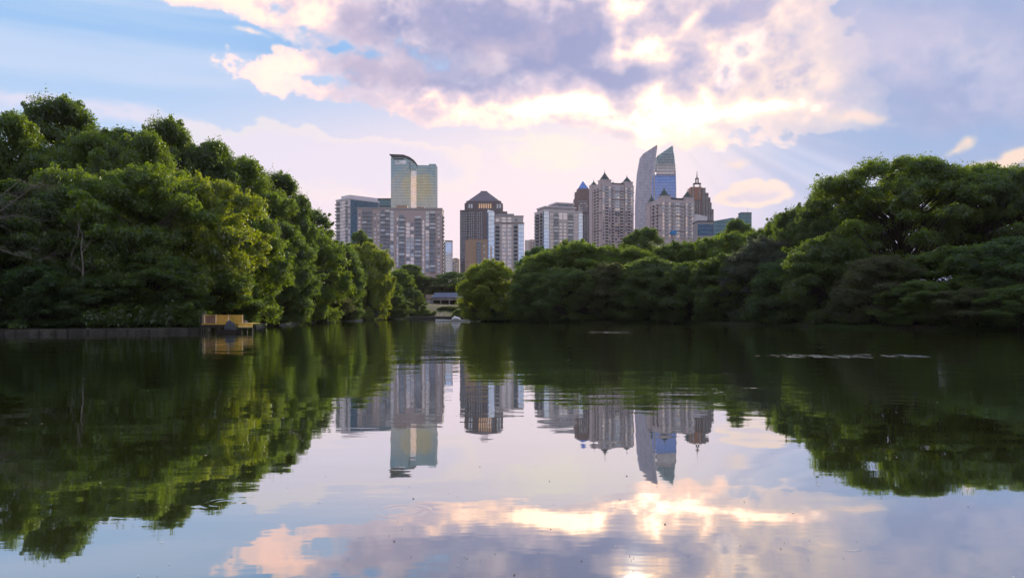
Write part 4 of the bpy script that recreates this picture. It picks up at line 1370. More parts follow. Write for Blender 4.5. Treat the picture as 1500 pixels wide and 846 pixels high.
LEAF = dict(
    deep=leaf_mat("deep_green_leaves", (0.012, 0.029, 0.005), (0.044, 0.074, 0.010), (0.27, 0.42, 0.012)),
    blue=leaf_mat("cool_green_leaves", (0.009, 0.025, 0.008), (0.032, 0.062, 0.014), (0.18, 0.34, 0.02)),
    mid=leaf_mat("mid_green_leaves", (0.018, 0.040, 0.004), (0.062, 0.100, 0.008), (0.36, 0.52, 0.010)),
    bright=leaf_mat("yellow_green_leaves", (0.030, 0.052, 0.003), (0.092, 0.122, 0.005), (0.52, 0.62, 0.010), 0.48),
    lime=leaf_mat("lime_green_leaves", (0.075, 0.110, 0.005), (0.150, 0.190, 0.009), (0.52, 0.62, 0.010), 0.45),
    brown=leaf_mat("olive_brown_leaves", (0.024, 0.030, 0.009), (0.062, 0.064, 0.020), (0.24, 0.26, 0.04)),
    grey=leaf_mat("grey_green_leaves", (0.030, 0.040, 0.024), (0.068, 0.080, 0.050), (0.16, 0.2, 0.08)),
    pale=leaf_mat("pale_grey_leaves", (0.16, 0.16, 0.14), (0.32, 0.31, 0.28), (0.2, 0.2, 0.15)),
)
BARK = bark_mat("dark_bark", (0.030, 0.024, 0.018), (0.075, 0.062, 0.048))
BARK_PALE = bark_mat("pale_grey_bark", (0.11, 0.095, 0.075), (0.24, 0.215, 0.175))


def leaf_mesh(name, clumps, per, size, seed, droop=0.0, flat=0.5):
    """clumps: rows x y z rx ry rz tone. Many small leaf sprays spread through each bough."""
    rng = np.random.RandomState(seed)
    C = np.asarray(clumps, np.float64)
    vol = (C[:, 3] * C[:, 4]) / np.mean(C[:, 3] * C[:, 4])
    cnt = np.maximum((per * vol).astype(int), 12)
    idx = np.repeat(np.arange(len(C)), cnt)
    n = len(idx)
    d = rng.normal(size=(n, 3)); d[:, 2] = d[:, 2] * 0.9 + 0.25
    d /= np.linalg.norm(d, axis=1, keepdims=True)
    r = rng.uniform(0, 1, n) ** 0.42
    # ragged twig ends
    lob = 1.0 + 0.35 * np.sin(d[:, 0] * 5 + idx * 1.7) * np.sin(d[:, 1] * 5 + idx * 2.3) + 0.25 * rng.normal(size=n) * (rng.uniform(size=n) < 0.25)
    off = d * (r * lob)[:, None] * C[idx, 3:6]
    if droop:
        off[:, 2] -= droop * (off[:, 0] ** 2 + off[:, 1] ** 2) / np.maximum(C[idx, 3], 0.3)
    p = C[idx, :3] + off
    nrm = d * 0.5 + rng.normal(size=(n, 3)) * 0.55 + np.array([0, 0, flat])
    nrm /= np.linalg.norm(nrm, axis=1, keepdims=True)
    t = rng.normal(size=(n, 3)) + d * 0.8 - np.array([0, 0, 0.3 + droop * 2])
    t -= nrm * (t * nrm).sum(1, keepdims=True)
    t /= np.linalg.norm(t, axis=1, keepdims=True)
    b = np.cross(nrm, t)
    s = size * rng.uniform(0.6, 1.35, n)[:, None]
    v = np.empty((n, 4, 3))
    v[:, 0] = p - t * s * 0.55
    v[:, 1] = p + b * s * 0.30 + nrm * s * 0.06
    v[:, 2] = p + t * s * 0.55 - nrm * s * 0.05
    v[:, 3] = p - b * s * 0.30 + nrm * s * 0.06
    me = bpy.data.meshes.new(name)
    me.vertices.add(n * 4); me.vertices.foreach_set("co", v.astype(np.float32).ravel())
    me.loops.add(n * 4); me.loops.foreach_set("vertex_index", np.arange(n * 4, dtype=np.int32))
    me.polygons.add(n); me.polygons.foreach_set("loop_start", np.arange(0, n * 4, 4, dtype=np.int32))
    me.update()
    at_ = me.attributes.new("tone", "FLOAT", "FACE")
    at_.data.foreach_set("value", np.clip(C[idx, 6] + rng.normal(size=n) * 0.13, 0, 1).astype(np.float32))
    me.materials.append(LEAF["deep"])
    return me


def limb(m, a, b, r0, r1, rng, k=5, sag=0.12, seg=5):
    a, b = Vector(a), Vector(b)
    L = (b - a).length
    pts, rad = [], []
    w = Vector((rng.uniform(-1, 1), rng.uniform(-1, 1), rng.uniform(0.2, 1))) * L * sag
    for i in range(seg + 1):
        u = i / seg
        pts.append(a.lerp(b, u) + w * math.sin(u * math.pi) + Vector((rng.uniform(-1, 1), rng.uniform(-1, 1), 0)) * L * 0.02 * (0 < i < seg))
        rad.append(r0 + (r1 - r0) * u ** 0.8)
    m.tube(pts, rad, k)
    return pts


def make_tree(kind, h, w, base, seed, nclump, per, leaf, rad, fl=0.55, droop=0.0, open_=0.0, trunk_r=None, low=0.0, shape="dome", bend=0.0, tufts=0):
    """returns (trunk mesh, crown mesh) for one tree shape, foot at the origin.
    The crown is many boughs set around a height profile; every tree gets lobes, hollows and loose tufts of its own."""
    rng = random.Random(seed)
    rs = np.random.RandomState(seed)
    ph = [rng.uniform(0, 6.28) for _ in range(8)]
    def prof(u):           # half width of the crown at height fraction u
        if shape == "dome":      # full skirt, round top
            return (0.80 + 0.20 * math.sin(min(u / 0.45, 1) * math.pi / 2)) * math.sqrt(max(1 - max(u - 0.42, 0) ** 2 / 0.58 ** 2, 0.0))
        if shape == "column":    # tall, uneven, pointed-round top
            return (0.62 + 0.38 * math.sin(min(u / 0.5, 1) * math.pi / 2)) * max(1 - max(u - 0.5, 0) / 0.52, 0) ** 0.42
        if shape == "umbrella":  # spreading crown on bare limbs
            return (0.55 + 0.45 * min(u / 0.35, 1)) * math.sqrt(max(1 - max(u - 0.35, 0) ** 2 / 0.65 ** 2, 0.0))
        return math.sqrt(max(1 - (2 * u - 1) ** 2, 0.02))
    rows = []
    tries = 0
    while len(rows) < nclump and tries < nclump * 40:
        tries += 1
        u = rs.uniform(0, 1)
        pw = prof(u)
        if rs.uniform() > 0.25 + 0.75 * pw: continue
        aa = rs.uniform(0, 2 * math.pi)
        lobe = 1 + 0.15 * math.sin(aa * 3 + ph[0] + u * 4) + 0.13 * math.sin(aa * 2 + ph[1] - u * 7) + 0.10 * math.sin(u * 17 + ph[2] + aa)
        inner = rs.uniform() < (0.10 if open_ > 0.5 else 0.24)
        r = (rs.uniform(0.1, 0.6) if inner else rs.uniform(0.72, 0.98)) * pw * lobe
        if open_ and not inner and u < 0.45 and rs.uniform() < open_: continue
        R_ = rad * rs.uniform(0.6, 1.4)
        z = base + (h - base) * (0.03 + 0.93 * u) - R_ * fl * 0.5
        rows.append((r * w * 0.5 * math.cos(aa) + bend * (z / h) ** 2, r * w * 0.5 * math.sin(aa), max(z, R_ * fl * 0.8 + 0.1),
                     R_ * rs.uniform(0.85, 1.25), R_ * rs.uniform(0.85, 1.25), R_ * fl * rs.uniform(0.75, 1.3), np.clip(rs.normal(0.45, 0.24), 0, 1)))
    # small outer sprays break the outline
    for k in range(int(nclump * 0.95)):
        r0 = rows[rs.randint(len(rows))]
        rr0 = math.hypot(r0[0], r0[1])
        if rr0 < 0.3 * prof(min(max((r0[2] - base) / (h - base), 0), 1)) * w * 0.5: continue
        g = r0[3] * rs.uniform(0.85, 1.22)
        aa = math.atan2(r0[1], r0[0]) + rs.uniform(-0.8, 0.8)
        e = rs.uniform(-0.1, 1.0)
        q = rad * rs.uniform(0.18, 0.42)
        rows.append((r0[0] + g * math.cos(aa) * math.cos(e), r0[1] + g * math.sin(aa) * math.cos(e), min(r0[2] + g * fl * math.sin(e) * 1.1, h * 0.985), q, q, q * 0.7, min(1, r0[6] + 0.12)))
    # leading shoots at the crown's top
    for _ in range(tufts + 3):
        aa = rs.uniform(0, 2 * math.pi); r = rs.uniform(0.0, 0.42) * w * 0.5
        R_ = rad * rs.uniform(0.30, 0.6)
        z = h - R_ * 0.8 - rs.uniform(0, 0.07) * h
        rows.append((r * math.cos(aa) + bend, r * math.sin(aa), z, R_, R_, R_ * 0.8, 0.45))
        rows.append((r * math.cos(aa) * 1.1 + bend, r * math.sin(aa) * 1.1, z - R_ * 1.1, R_ * 1.3, R_ * 1.3, R_ * 0.9, 0.4))
    crown = leaf_mesh(kind + "_crown", rows, per, leaf, seed + 1, droop)
    m = MB()
    tr = trunk_r or h * 0.020
    topz = base + (h - base) * 0.72
    spine = [(bend * (z / h) ** 2 + rng.uniform(-1, 1) * 0.12 * (i > 0), rng.uniform(-1, 1) * 0.12 * (i > 0), z) for i, z in enumerate([-0.8, 0.4, h * 0.15, h * 0.3, h * 0.45, h * 0.6, topz])]
    m.tube(spine, [tr * 1.7, tr * 1.25, tr, tr * 0.85, tr * 0.65, tr * 0.45, tr * 0.15], 8)
    order = sorted(rows, key=lambda r: -(r[0] ** 2 + r[1] ** 2))
    pick = order[:int(len(order) * (0.75 if open_ else 0.5))]
    for r in pick:
        z0 = max(base * 0.9, min(topz * 0.95, r[2] - math.hypot(r[0], r[1]) * rng.uniform(0.35, 0.7)))
        u = max(0.0, min(1.0, (z0 + 0.8) / (topz + 0.8)))
        j = min(int(u * 6), 5); f = u * 6 - j
        a = Vector(spine[j]).lerp(Vector(spine[j + 1]), f)
        rr = tr * (0.45 - 0.28 * u)
        limb(m, a, (r[0], r[1], r[2]), rr, rr * 0.18, rng)
    trunk = m.mesh(kind + "_trunk", BARK, True)
    return trunk, crown


# a handful of grown shapes; every tree in the park is a separate copy of one, scaled and turned
P = {}
P["tall_a"] = make_tree("tall_tree", 21, 13, 3.0, 101, 175, 300, 0.29, 1.22, 0.72, 0.03, 0.15, None, 0, "column", 0, 5)
P["tall_b"] = make_tree("tall_tree", 22, 12, 4.0, 102, 165, 300, 0.29, 1.15, 0.75, 0.03, 0.2, None, 0, "column", 0.6, 6)
P["tall_c"] = make_tree("tall_tree", 20, 16, 2.5, 103, 210, 290, 0.29, 1.25, 0.70, 0.04, 0.1, None, 0, "dome", 0, 5)
P["bank_a"] = make_tree("bank_tree", 14, 11, 0.3, 201, 190, 270, 0.25, 0.98, 0.76, 0.05, 0.0, None, 0, "dome", 0, 3)
P["bank_b"] = make_tree("bank_tree", 13, 12, 0.2, 202, 200, 270, 0.25, 0.96, 0.76, 0.06, 0.0, None, 0, "dome", 0.5, 4)
P["bank_c"] = make_tree("bank_tree", 15, 11, 0.4, 203, 190, 270, 0.25, 1.0, 0.72, 0.05, 0.0, None, 0, "column", -0.4, 4)
P["layer_a"] = make_tree("spreading_tree", 15, 14, 0.6, 301, 210, 290, 0.25, 1.2, 0.55, 0.08, 0.0, None, 0, "dome", 0.5, 4)
P["layer_b"] = make_tree("spreading_tree", 14, 15, 0.6, 302, 220, 290, 0.25, 1.15, 0.55, 0.08, 0.0, None, 0, "dome", -0.5, 4)
P["open_a"] = make_tree("open_tree", 19, 20, 6.0, 401, 160, 350, 0.26, 1.3, 0.58, 0.05, 0.8, 0.45, 0, "umbrella", 0, 4)
P["open_b"] = make_tree("open_tree", 18, 18, 5.5, 402, 150, 350, 0.26, 1.25, 0.58, 0.05, 0.7, 0.42, 0, "umbrella", 0.4, 4)
P["round_a"] = make_tree("round_tree", 13, 14, 0.1, 501, 240, 330, 0.27, 1.05, 0.78, 0.08, 0.0, 0.3, 0, "dome", 0, 2)
P["bush_a"] = make_tree("bush", 3.2, 4.6, 0.05, 601, 42, 285, 0.21, 0.70, 0.7, 0.08, 0.0, 0.07, 0, "dome")
P["bush_b"] = make_tree("bush", 2.6, 5.2, 0.05, 602, 44, 285, 0.20, 0.68, 0.65, 0.12, 0.0, 0.07, 0, "dome")
DIM = dict(tall_a=(21, 14), tall_b=(22, 12), tall_c=(20, 16), bank_a=(14, 11), bank_b=(13, 12), bank_c=(15, 11), layer_a=(15, 14), layer_b=(14, 15),
           open_a=(19, 20), open_b=(18, 18), round_a=(13, 14), bush_a=(3.2, 4.6), bush_b=(2.6, 5.2))
NAME = dict(tall="tall_tree", bank="bank_tree", layer="spreading_tree", open="open_tree", round="round_tree", bush="bush")


def plant(shape, px, top, wpx, Y, leaves, label, cat="tree", group=None, turn=None, bark=None):
    """a tree whose crown tops out at photo row top, wpx wide, standing Y metres away"""
    x = (px - 750.0) / F * Y
    z0 = gz(x, Y)
    if z0 < 0.1: z0 = 0.1
    h = CAMH + (HOR - top) / F * Y - z0
    H0, W0 = DIM[shape]
    w = wpx / F * Y
    r = random.Random(int(px * 7 + Y * 13 + top))
    o = empty(NAME[shape.split("_")[0]], (x, Y, z0), r.uniform(0, 6.28) if turn is None else turn)
    sx = w / W0
    o.scale = (sx, sx, h / H0)
    tag(o, label, cat, group)
    tm, cm = P[shape]
    t = link(bpy.data.objects.new("trunk", tm), o)
    c = link(bpy.data.objects.new("crown", cm), o)
    if bark:
        t.material_slots[0].link = "OBJECT"; t.material_slots[0].material = bark
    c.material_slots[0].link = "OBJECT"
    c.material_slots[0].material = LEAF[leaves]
    return o


GL, GR, GF = "trees of the tall near bank", "trees of the far-side bank", "trees beyond the head of the lake"
# near bank, waterside row (walking away from the camera past the dock)
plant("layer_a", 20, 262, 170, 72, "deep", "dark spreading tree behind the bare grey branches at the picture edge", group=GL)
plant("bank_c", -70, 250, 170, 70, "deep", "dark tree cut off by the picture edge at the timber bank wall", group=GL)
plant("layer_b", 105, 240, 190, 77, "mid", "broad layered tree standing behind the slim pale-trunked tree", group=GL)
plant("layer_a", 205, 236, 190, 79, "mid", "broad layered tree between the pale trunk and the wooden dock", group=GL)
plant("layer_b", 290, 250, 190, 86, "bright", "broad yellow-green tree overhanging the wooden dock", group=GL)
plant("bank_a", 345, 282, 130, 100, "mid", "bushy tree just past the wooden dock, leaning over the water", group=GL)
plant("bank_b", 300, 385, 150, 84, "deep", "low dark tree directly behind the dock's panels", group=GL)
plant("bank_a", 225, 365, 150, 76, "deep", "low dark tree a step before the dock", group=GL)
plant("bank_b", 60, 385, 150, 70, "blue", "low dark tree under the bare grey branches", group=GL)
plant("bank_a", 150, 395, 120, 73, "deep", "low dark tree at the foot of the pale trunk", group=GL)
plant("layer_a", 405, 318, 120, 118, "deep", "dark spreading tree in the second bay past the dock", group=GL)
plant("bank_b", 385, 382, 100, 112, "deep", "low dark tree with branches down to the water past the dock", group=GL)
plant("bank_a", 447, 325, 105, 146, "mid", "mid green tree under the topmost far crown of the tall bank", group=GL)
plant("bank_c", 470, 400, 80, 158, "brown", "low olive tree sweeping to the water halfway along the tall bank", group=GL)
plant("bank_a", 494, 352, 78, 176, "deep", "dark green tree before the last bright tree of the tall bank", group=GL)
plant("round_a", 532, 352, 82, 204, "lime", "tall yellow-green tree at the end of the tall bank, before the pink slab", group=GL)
plant("bush_a", 537, 432, 34, 203, "grey", "pale grey willow bush at the foot of the last bright tree", "bush")
plant("bank_b", 500, 425, 60, 178, "deep", "low dark tree beside the pale grey willow bush", group=GL)
# near bank, tall back row
plant("tall_a", 95, 136, 150, 108, "deep", "tallest tree of the wood, its open crown standing above all others", group=GL)
plant("tall_c", 18, 160, 160, 96, "mid", "tall tree at the picture edge above the bare grey branches", group=GL)
plant("tall_b", 172, 176, 120, 106, "deep", "tall tree just after the tallest crown, a notch lower", group=GL)
plant("tall_a", 250, 166, 105, 112, "mid", "tall tree with a lone tuft rising over the dock", group=GL)
plant("tall_c", 140, 190, 170, 100, "mid", "full tree under the tallest open crown", group=GL)
plant("tall_c", 212, 188, 150, 98, "mid", "full tree filling the dip before the lone tuft", group=GL)
plant("tall_b", 302, 198, 120, 116, "deep", "tall tree on the slope after the lone tuft", group=GL)
plant("tall_c", 358, 226, 140, 122, "mid", "tall tree where the skyline of leaves falls past the dock", group=GL)
plant("tall_a", 412, 248, 100, 132, "deep", "last tall crown of the near wood, with ragged twigs against the sky", group=GL)
plant("tall_b", 450, 300, 80, 160, "deep", "dark tree beneath the last tall crown", group=GL)
plant("tall_a", 528, 335, 52, 240, "deep", "dark round-topped tree in front of the white corner tower", group=GL)
plant("tall_c", -40, 180, 150, 100, "deep", "tall tree mostly beyond the picture edge", group=GL)
# head of the lake
plant("bank_c", 584, 392, 58, 262, "mid", "bright-sided tree at the head of the lake beside the pavilion lawn", group=GF)
plant("bank_a", 566, 398, 46, 236, "deep", "dark tree in the corner where the tall bank meets the lawn", group=GF)
plant("bank_b", 603, 422, 40, 258, "deep", "low dark tree at the lawn's edge before the pavilion", group=GF)
plant("bank_b", 570, 430, 60, 232, "deep", "low dark bush-like tree hanging over the head of the lake", group=GF)
plant("tall_c", 600, 386, 50, 345, "deep", "dark tree rising behind the pavilion lawn before the pink slab", group=GF)
plant("bank_c", 632, 404, 56, 350, "grey", "grey-green tree directly behind the pavilion roof", group=GF)
plant("bank_b", 664, 397, 60, 345, "blue", "dark round tree behind the pavilion, under the tan block", group=GF)
plant("bank_a", 612, 404, 36, 345, "blue", "small dark tree at the back corner of the pavilion", group=GF)
plant("bank_b", 690, 402, 60, 330, "deep", "dark tree half hidden by the round waterside tree", group=GF)
plant("bank_c", 650, 415, 50, 330, "brown", "olive tree at the end of the pavilion roof", group=GF)
plant("bush_a", 660, 448, 30, 276, "deep", "dark green shrub on the pavilion lawn near the round bright tree", "bush")
plant("bush_b", 626, 453, 26, 262, "deep", "small dark shrub just above the quay edge", "bush")
plant("bush_b", 674, 453, 26, 258, "mid", "green shrub between the quay edge and the round bright tree", "bush")
# the bright round tree on its spit
plant("round_a", 719, 378, 90, 168, "lime", "bright yellow-green round tree standing alone at the water's edge")
plant("bush_a", 697, 450, 28, 170, "mid", "green bush at the foot of the round bright tree", "bush")
plant("bush_b", 745, 452, 46, 165, "deep", "dark bush on the far-bank side of the round bright tree", "bush")
plant("bush_b", 716, 455, 44, 166.5, "deep", "dark bush in the middle under the round bright tree", "bush")
# far-side bank: upper crowns
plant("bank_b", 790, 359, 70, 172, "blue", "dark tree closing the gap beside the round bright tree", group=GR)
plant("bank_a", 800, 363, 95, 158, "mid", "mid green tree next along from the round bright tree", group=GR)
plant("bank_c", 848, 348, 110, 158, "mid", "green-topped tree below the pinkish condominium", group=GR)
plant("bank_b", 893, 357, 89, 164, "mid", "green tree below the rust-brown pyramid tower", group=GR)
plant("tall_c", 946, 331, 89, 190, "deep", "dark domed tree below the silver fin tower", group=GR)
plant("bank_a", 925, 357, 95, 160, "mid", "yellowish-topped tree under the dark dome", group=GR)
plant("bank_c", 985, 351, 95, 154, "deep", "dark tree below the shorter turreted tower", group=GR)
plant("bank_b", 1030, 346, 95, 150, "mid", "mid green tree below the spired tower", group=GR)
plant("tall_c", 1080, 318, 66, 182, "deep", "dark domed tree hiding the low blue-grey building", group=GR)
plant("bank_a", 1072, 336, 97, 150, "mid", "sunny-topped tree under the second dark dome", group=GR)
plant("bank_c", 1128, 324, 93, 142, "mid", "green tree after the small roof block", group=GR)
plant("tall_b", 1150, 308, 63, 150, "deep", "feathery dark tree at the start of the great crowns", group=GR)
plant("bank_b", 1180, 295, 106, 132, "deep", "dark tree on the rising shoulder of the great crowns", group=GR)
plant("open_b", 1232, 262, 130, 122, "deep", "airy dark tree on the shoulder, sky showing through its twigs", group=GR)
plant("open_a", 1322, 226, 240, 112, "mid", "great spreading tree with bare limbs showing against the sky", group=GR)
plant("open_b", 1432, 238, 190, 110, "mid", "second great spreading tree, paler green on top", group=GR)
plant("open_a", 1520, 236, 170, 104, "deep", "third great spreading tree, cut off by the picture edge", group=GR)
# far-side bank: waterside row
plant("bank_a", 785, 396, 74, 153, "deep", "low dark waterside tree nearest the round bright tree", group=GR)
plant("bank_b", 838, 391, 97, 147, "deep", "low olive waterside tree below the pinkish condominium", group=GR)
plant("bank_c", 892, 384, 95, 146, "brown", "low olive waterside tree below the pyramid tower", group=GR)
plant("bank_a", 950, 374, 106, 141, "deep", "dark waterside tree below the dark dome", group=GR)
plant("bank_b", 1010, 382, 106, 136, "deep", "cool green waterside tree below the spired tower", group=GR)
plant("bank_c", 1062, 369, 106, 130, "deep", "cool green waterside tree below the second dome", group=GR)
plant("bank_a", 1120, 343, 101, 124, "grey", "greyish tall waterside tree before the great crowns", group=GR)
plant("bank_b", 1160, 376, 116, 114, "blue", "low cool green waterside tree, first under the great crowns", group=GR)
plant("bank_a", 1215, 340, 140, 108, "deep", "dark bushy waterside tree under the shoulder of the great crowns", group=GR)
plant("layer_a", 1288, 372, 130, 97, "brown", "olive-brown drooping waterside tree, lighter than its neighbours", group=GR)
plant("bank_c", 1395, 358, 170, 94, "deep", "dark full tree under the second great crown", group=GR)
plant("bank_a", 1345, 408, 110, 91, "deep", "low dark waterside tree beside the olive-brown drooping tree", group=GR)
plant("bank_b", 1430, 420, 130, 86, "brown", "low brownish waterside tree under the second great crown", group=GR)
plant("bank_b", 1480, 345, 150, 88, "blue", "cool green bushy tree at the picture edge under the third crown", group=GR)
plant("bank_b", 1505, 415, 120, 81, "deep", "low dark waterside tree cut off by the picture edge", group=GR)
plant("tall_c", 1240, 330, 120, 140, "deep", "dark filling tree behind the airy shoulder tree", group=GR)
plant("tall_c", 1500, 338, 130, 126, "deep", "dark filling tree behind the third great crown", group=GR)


# the slim pale tree and the bare one at the timber wall
def pale_tree():
    Y = 71.0; x = (122 - 750) / F * Y; z0 = gz(x, Y)
    o = empty("slim_tree", (x, Y, z0))
    tag(o, "slim tree with pale crooked trunk and forked limbs near the timber bank wall", "tree")
    rng = random.Random(5); m = MB()
    def q(px, py, dy=0.0):
        return ((px - 122) / F * Y, dy, CAMH + (HOR - py) / F * Y - z0)
    m.tube([(0, 0, -0.4), q(122, 445), q(121, 415), q(122, 390), q(119, 365), q(121, 340)], [0.15, 0.12, 0.10, 0.085, 0.07, 0.045], 7)
    m.tube([q(96, 470, 1.2), q(93, 420, 1.1), q(101, 395, .9), q(97, 372, .8), q(108, 345, .7), q(112, 322, .5), q(126, 300, .3)], [0.14, 0.11, 0.10, 0.09, 0.08, 0.06, 0.03], 7)
    for a, b, r in (((120, 372), (134, 345), .05), ((121, 400), (104, 380), .045), ((110, 335), (122, 312), .05), ((121, 345), (112, 318), .04), ((119, 365), (140, 352), .035), ((122, 402), (146, 388), .03)):
        limb(m, q(*a), q(*b, rng.uniform(-.6, .6)), r, r * 0.3, rng)
    m.build("trunk", BARK_PALE, o, True)
    rows = [(*q(px, py, rng.uniform(-.5, .8)), r, r, r * 0.5, rng.uniform(.2, .8)) for px, py, r in
            ((126, 298, 1.0), (112, 312, .8), (140, 306, .8), (134, 342, .6), (104, 322, .7), (146, 384, .5), (150, 335, .7), (120, 285, .8))]
    c = bpy.data.objects.new("crown", leaf_mesh("slim_tree_crown", rows, 110, 0.34, 77, 0.05))
    link(c, o); c.material_slots[0].link = "OBJECT"; c.material_slots[0].material = LEAF["mid"]


def bare_tree():
    Y = 66.5; x = (-40 - 750) / F * Y; z0 = gz(x, Y)
    o = empty("bare_tree", (x, Y, z0))
    tag(o, "dead tree reaching bare grey branches in from the picture edge", "tree")
    rng = random.Random(9); m = MB()
    def q(px, py, dy=0.0):
        return ((px + 40) / F * Y, dy, CAMH + (HOR - py) / F * Y - z0)
    m.tube([(0, 0, -0.4), q(-38, 420), q(-42, 380), q(-36, 340), q(-34, 290), q(-26, 240)], [0.24, 0.2, 0.17, 0.14, 0.1, 0.04], 8)
    def br(pts, r, depth):
        P3 = [q(px, py, rng.uniform(-.5, .5)) for px, py in pts]
        m.tube(P3, [r * (1 - 0.8 * i / (len(P3) - 1)) for i in range(len(P3))], 5)
        if depth:
            for i in range(1, len(pts)):
                for _ in range(3):
                    px, py = pts[i]
                    L = rng.uniform(12, 30) * (0.7 if depth == 1 else 1)
                    a = rng.uniform(-0.75, 0.55)
                    br([(px, py), (px + L * 0.5 * math.cos(a), py + L * 0.5 * math.sin(a) + 1), (px + L * math.cos(a * 1.2), py + L * math.sin(a * 1.2))], r * 0.34, depth - 1)
    br([(-36, 340), (-10, 300), (10, 284), (26, 262)], 0.07, 2)
    br([(-36, 352), (-8, 318), (18, 296), (44, 272), (60, 268)], 0.075, 2)
    br([(-40, 372), (-12, 322), (16, 316), (40, 318)], 0.06, 2)
    br([(-40, 390), (-10, 362), (20, 372), (58, 382)], 0.06, 2)
    m.build("trunk", BARK_PALE, o, True)


pale_tree()
bare_tree()


# ------------------------------------------------------------------ undergrowth along the banks
def undergrowth(name, line, seed, leaves, hmin, hmax, back, dens):
    rng = random.Random(seed)
    rows = []
    for i in range(len(line) - 1):
        (ax, ay), (bx, by) = line[i], line[i + 1]
        L = math.hypot(bx - ax, by - ay)
        nx, ny = (by - ay) / L, -(bx - ax) / L
        for _ in range(int(L * dens)):
            u = rng.random(); s = rng.uniform(0.2, back) 
            for sg in (1, -1):
                x, y = ax + (bx - ax) * u + nx * s * sg, ay + (by - ay) * u + ny * s * sg
                if float(lake_sd(np.array([x]), np.array([y]))[0]) > 0.1: break
            r = rng.uniform(0.5, 1.1)
            h = rng.uniform(hmin, hmax) * (0.4 + 0.6 * min(1, s / 2))
            rows.append((x, y, gz(x, y) + h * 0.55, r, r, h * 0.6, min(1, max(0, rng.gauss(0.4, 0.25)))))
    me = leaf_mesh(name, rows, 170, 0.24, seed, 0.05)
    me.materials[0] = LEAF[leaves]
    o = link(bpy.data.objects.new(name, me))
    tag(o, kind="stuff")
    return o


undergrowth("bank_undergrowth", LAKE[2:13], 31, "deep", 0.6, 2.4, 14.0, 3.0)
undergrowth("far_bank_undergrowth", LAKE[16:30], 32, "deep", 0.7, 3.0, 13.0, 3.4)

# ------------------------------------------------------------------ banks, dock, pavilion, boat
WOOD_GREY = simple("weathered_timber", (0.062, 0.056, 0.046), 0.9, var=0.6, scale=1.2, grain=0.02)
WOOD_DARK = simple("wet_dark_timber", (0.028, 0.023, 0.019), 0.8, var=0.3, scale=1.5)
WOOD_SUN_TINT = simple("sunlight_tinted_timber", (0.82, 0.53, 0.12), 0.7, var=0.15, scale=2.0)  # direct sun on the platform is put into this bright gold
WOOD_ORANGE = simple("orange_brown_boards", (0.44, 0.26, 0.05), 0.8, var=0.25, scale=2.0)
WOOD_OLIVE = simple("olive_brown_boards", (0.38, 0.25, 0.04), 0.8, var=0.25, scale=2.0)
WOOD_PLUM = simple("plum_brown_boards", (0.17, 0.09, 0.06), 0.8, var=0.25, scale=2.0)
POSTPALE = simple("pale_post_paint", (0.55, 0.42, 0.22), 0.7, var=0.12, scale=2.0)
CONC = simple("old_concrete", (0.13, 0.125, 0.11), 0.9, var=0.3, scale=0.8)
CONC_DARK = simple("stained_concrete", (0.055, 0.055, 0.05), 0.9, var=0.3, scale=0.8)
TARP = simple("dark_tarpaulin", (0.05, 0.055, 0.06), 0.7, var=0.3, scale=3.0)
SACK = simple("grey_sackcloth", (0.16, 0.15, 0.15), 0.9, var=0.25, scale=4.0)
BOATW = simple("white_boat_paint", (0.78, 0.77, 0.75), 0.4, var=0.05, scale=1.0)
COVERW = simple("white_canvas", (0.80, 0.76, 0.76), 0.8, var=0.06, scale=2.0)


def bank_wall(name, label, line, top, thick, mat, post_mat, spacing, post_w, post_top, piece):
    (ax, ay) = line[0]
    root = empty(name, (ax, ay, 0))
    tag(root, label, "retaining wall")
    rng = random.Random(4)
    carry = 0.0
    for i in range(len(line) - 1):
        p, q = Vector(line[i]).to_3d(), Vector(line[i + 1]).to_3d()
        d = q - p; L = d.length; d.normalize()
        n = Vector((d.y, -d.x, 0))                # towards the water
        if float(lake_sd(np.array([(p + q).x / 2 + n.x]), np.array([(p + q).y / 2 + n.y]))[0]) > 0: n = -n
        m = MB(); c = []
        for (s, z) in ((0, -0.9), (thick, -0.9), (thick, top), (0, top)):
            c.append((s, z))
        ring = lambda o: [tuple(o + n * (s - 0.05) + Vector((0, 0, z)) - root.location) for s, z in c]
        segs = max(2, int(L / 2.4))
        m.loft([ring(p.lerp(q, k / segs) + Vector((0, 0, rng.uniform(-0.02, 0.025)))) for k in range(segs + 1)])
        m.build(piece, mat, root)
        t = carry
        while post_mat is not None and t < L:
            o = p + d * t + n * (thick + 0.02)
            w = post_w * rng.uniform(0.8, 1.25)
            h = post_top + rng.uniform(-0.08, 0.06)
            mm = MB()
            a, b = d * w * 0.5, n * w
            r0 = [o - a, o + a, o + a + b, o - a + b]
            mm.loft([[tuple(v + Vector((0, 0, -1.0)) - root.location) for v in r0], [tuple(v + Vector((rng.uniform(-.03, .03), 0, h)) - root.location) for v in r0]])
            mm.build("post", post_mat, root)
            t += spacing * rng.uniform(0.7, 1.5)
        carry = max(0.0, t - L)
    return root


bank_wall("timber_wall", "low weathered timber wall with dark posts holding the near bank", LAKE[2:7], 0.40, 0.16, WOOD_GREY, WOOD_DARK, 1.2, 0.14, 0.42, "board_face")
bank_wall("concrete_edging", "low grey concrete edging along the bank beyond the dock", LAKE[8:12], 0.42, 0.30, CONC, None, 1, 0, 0, "edging_face")


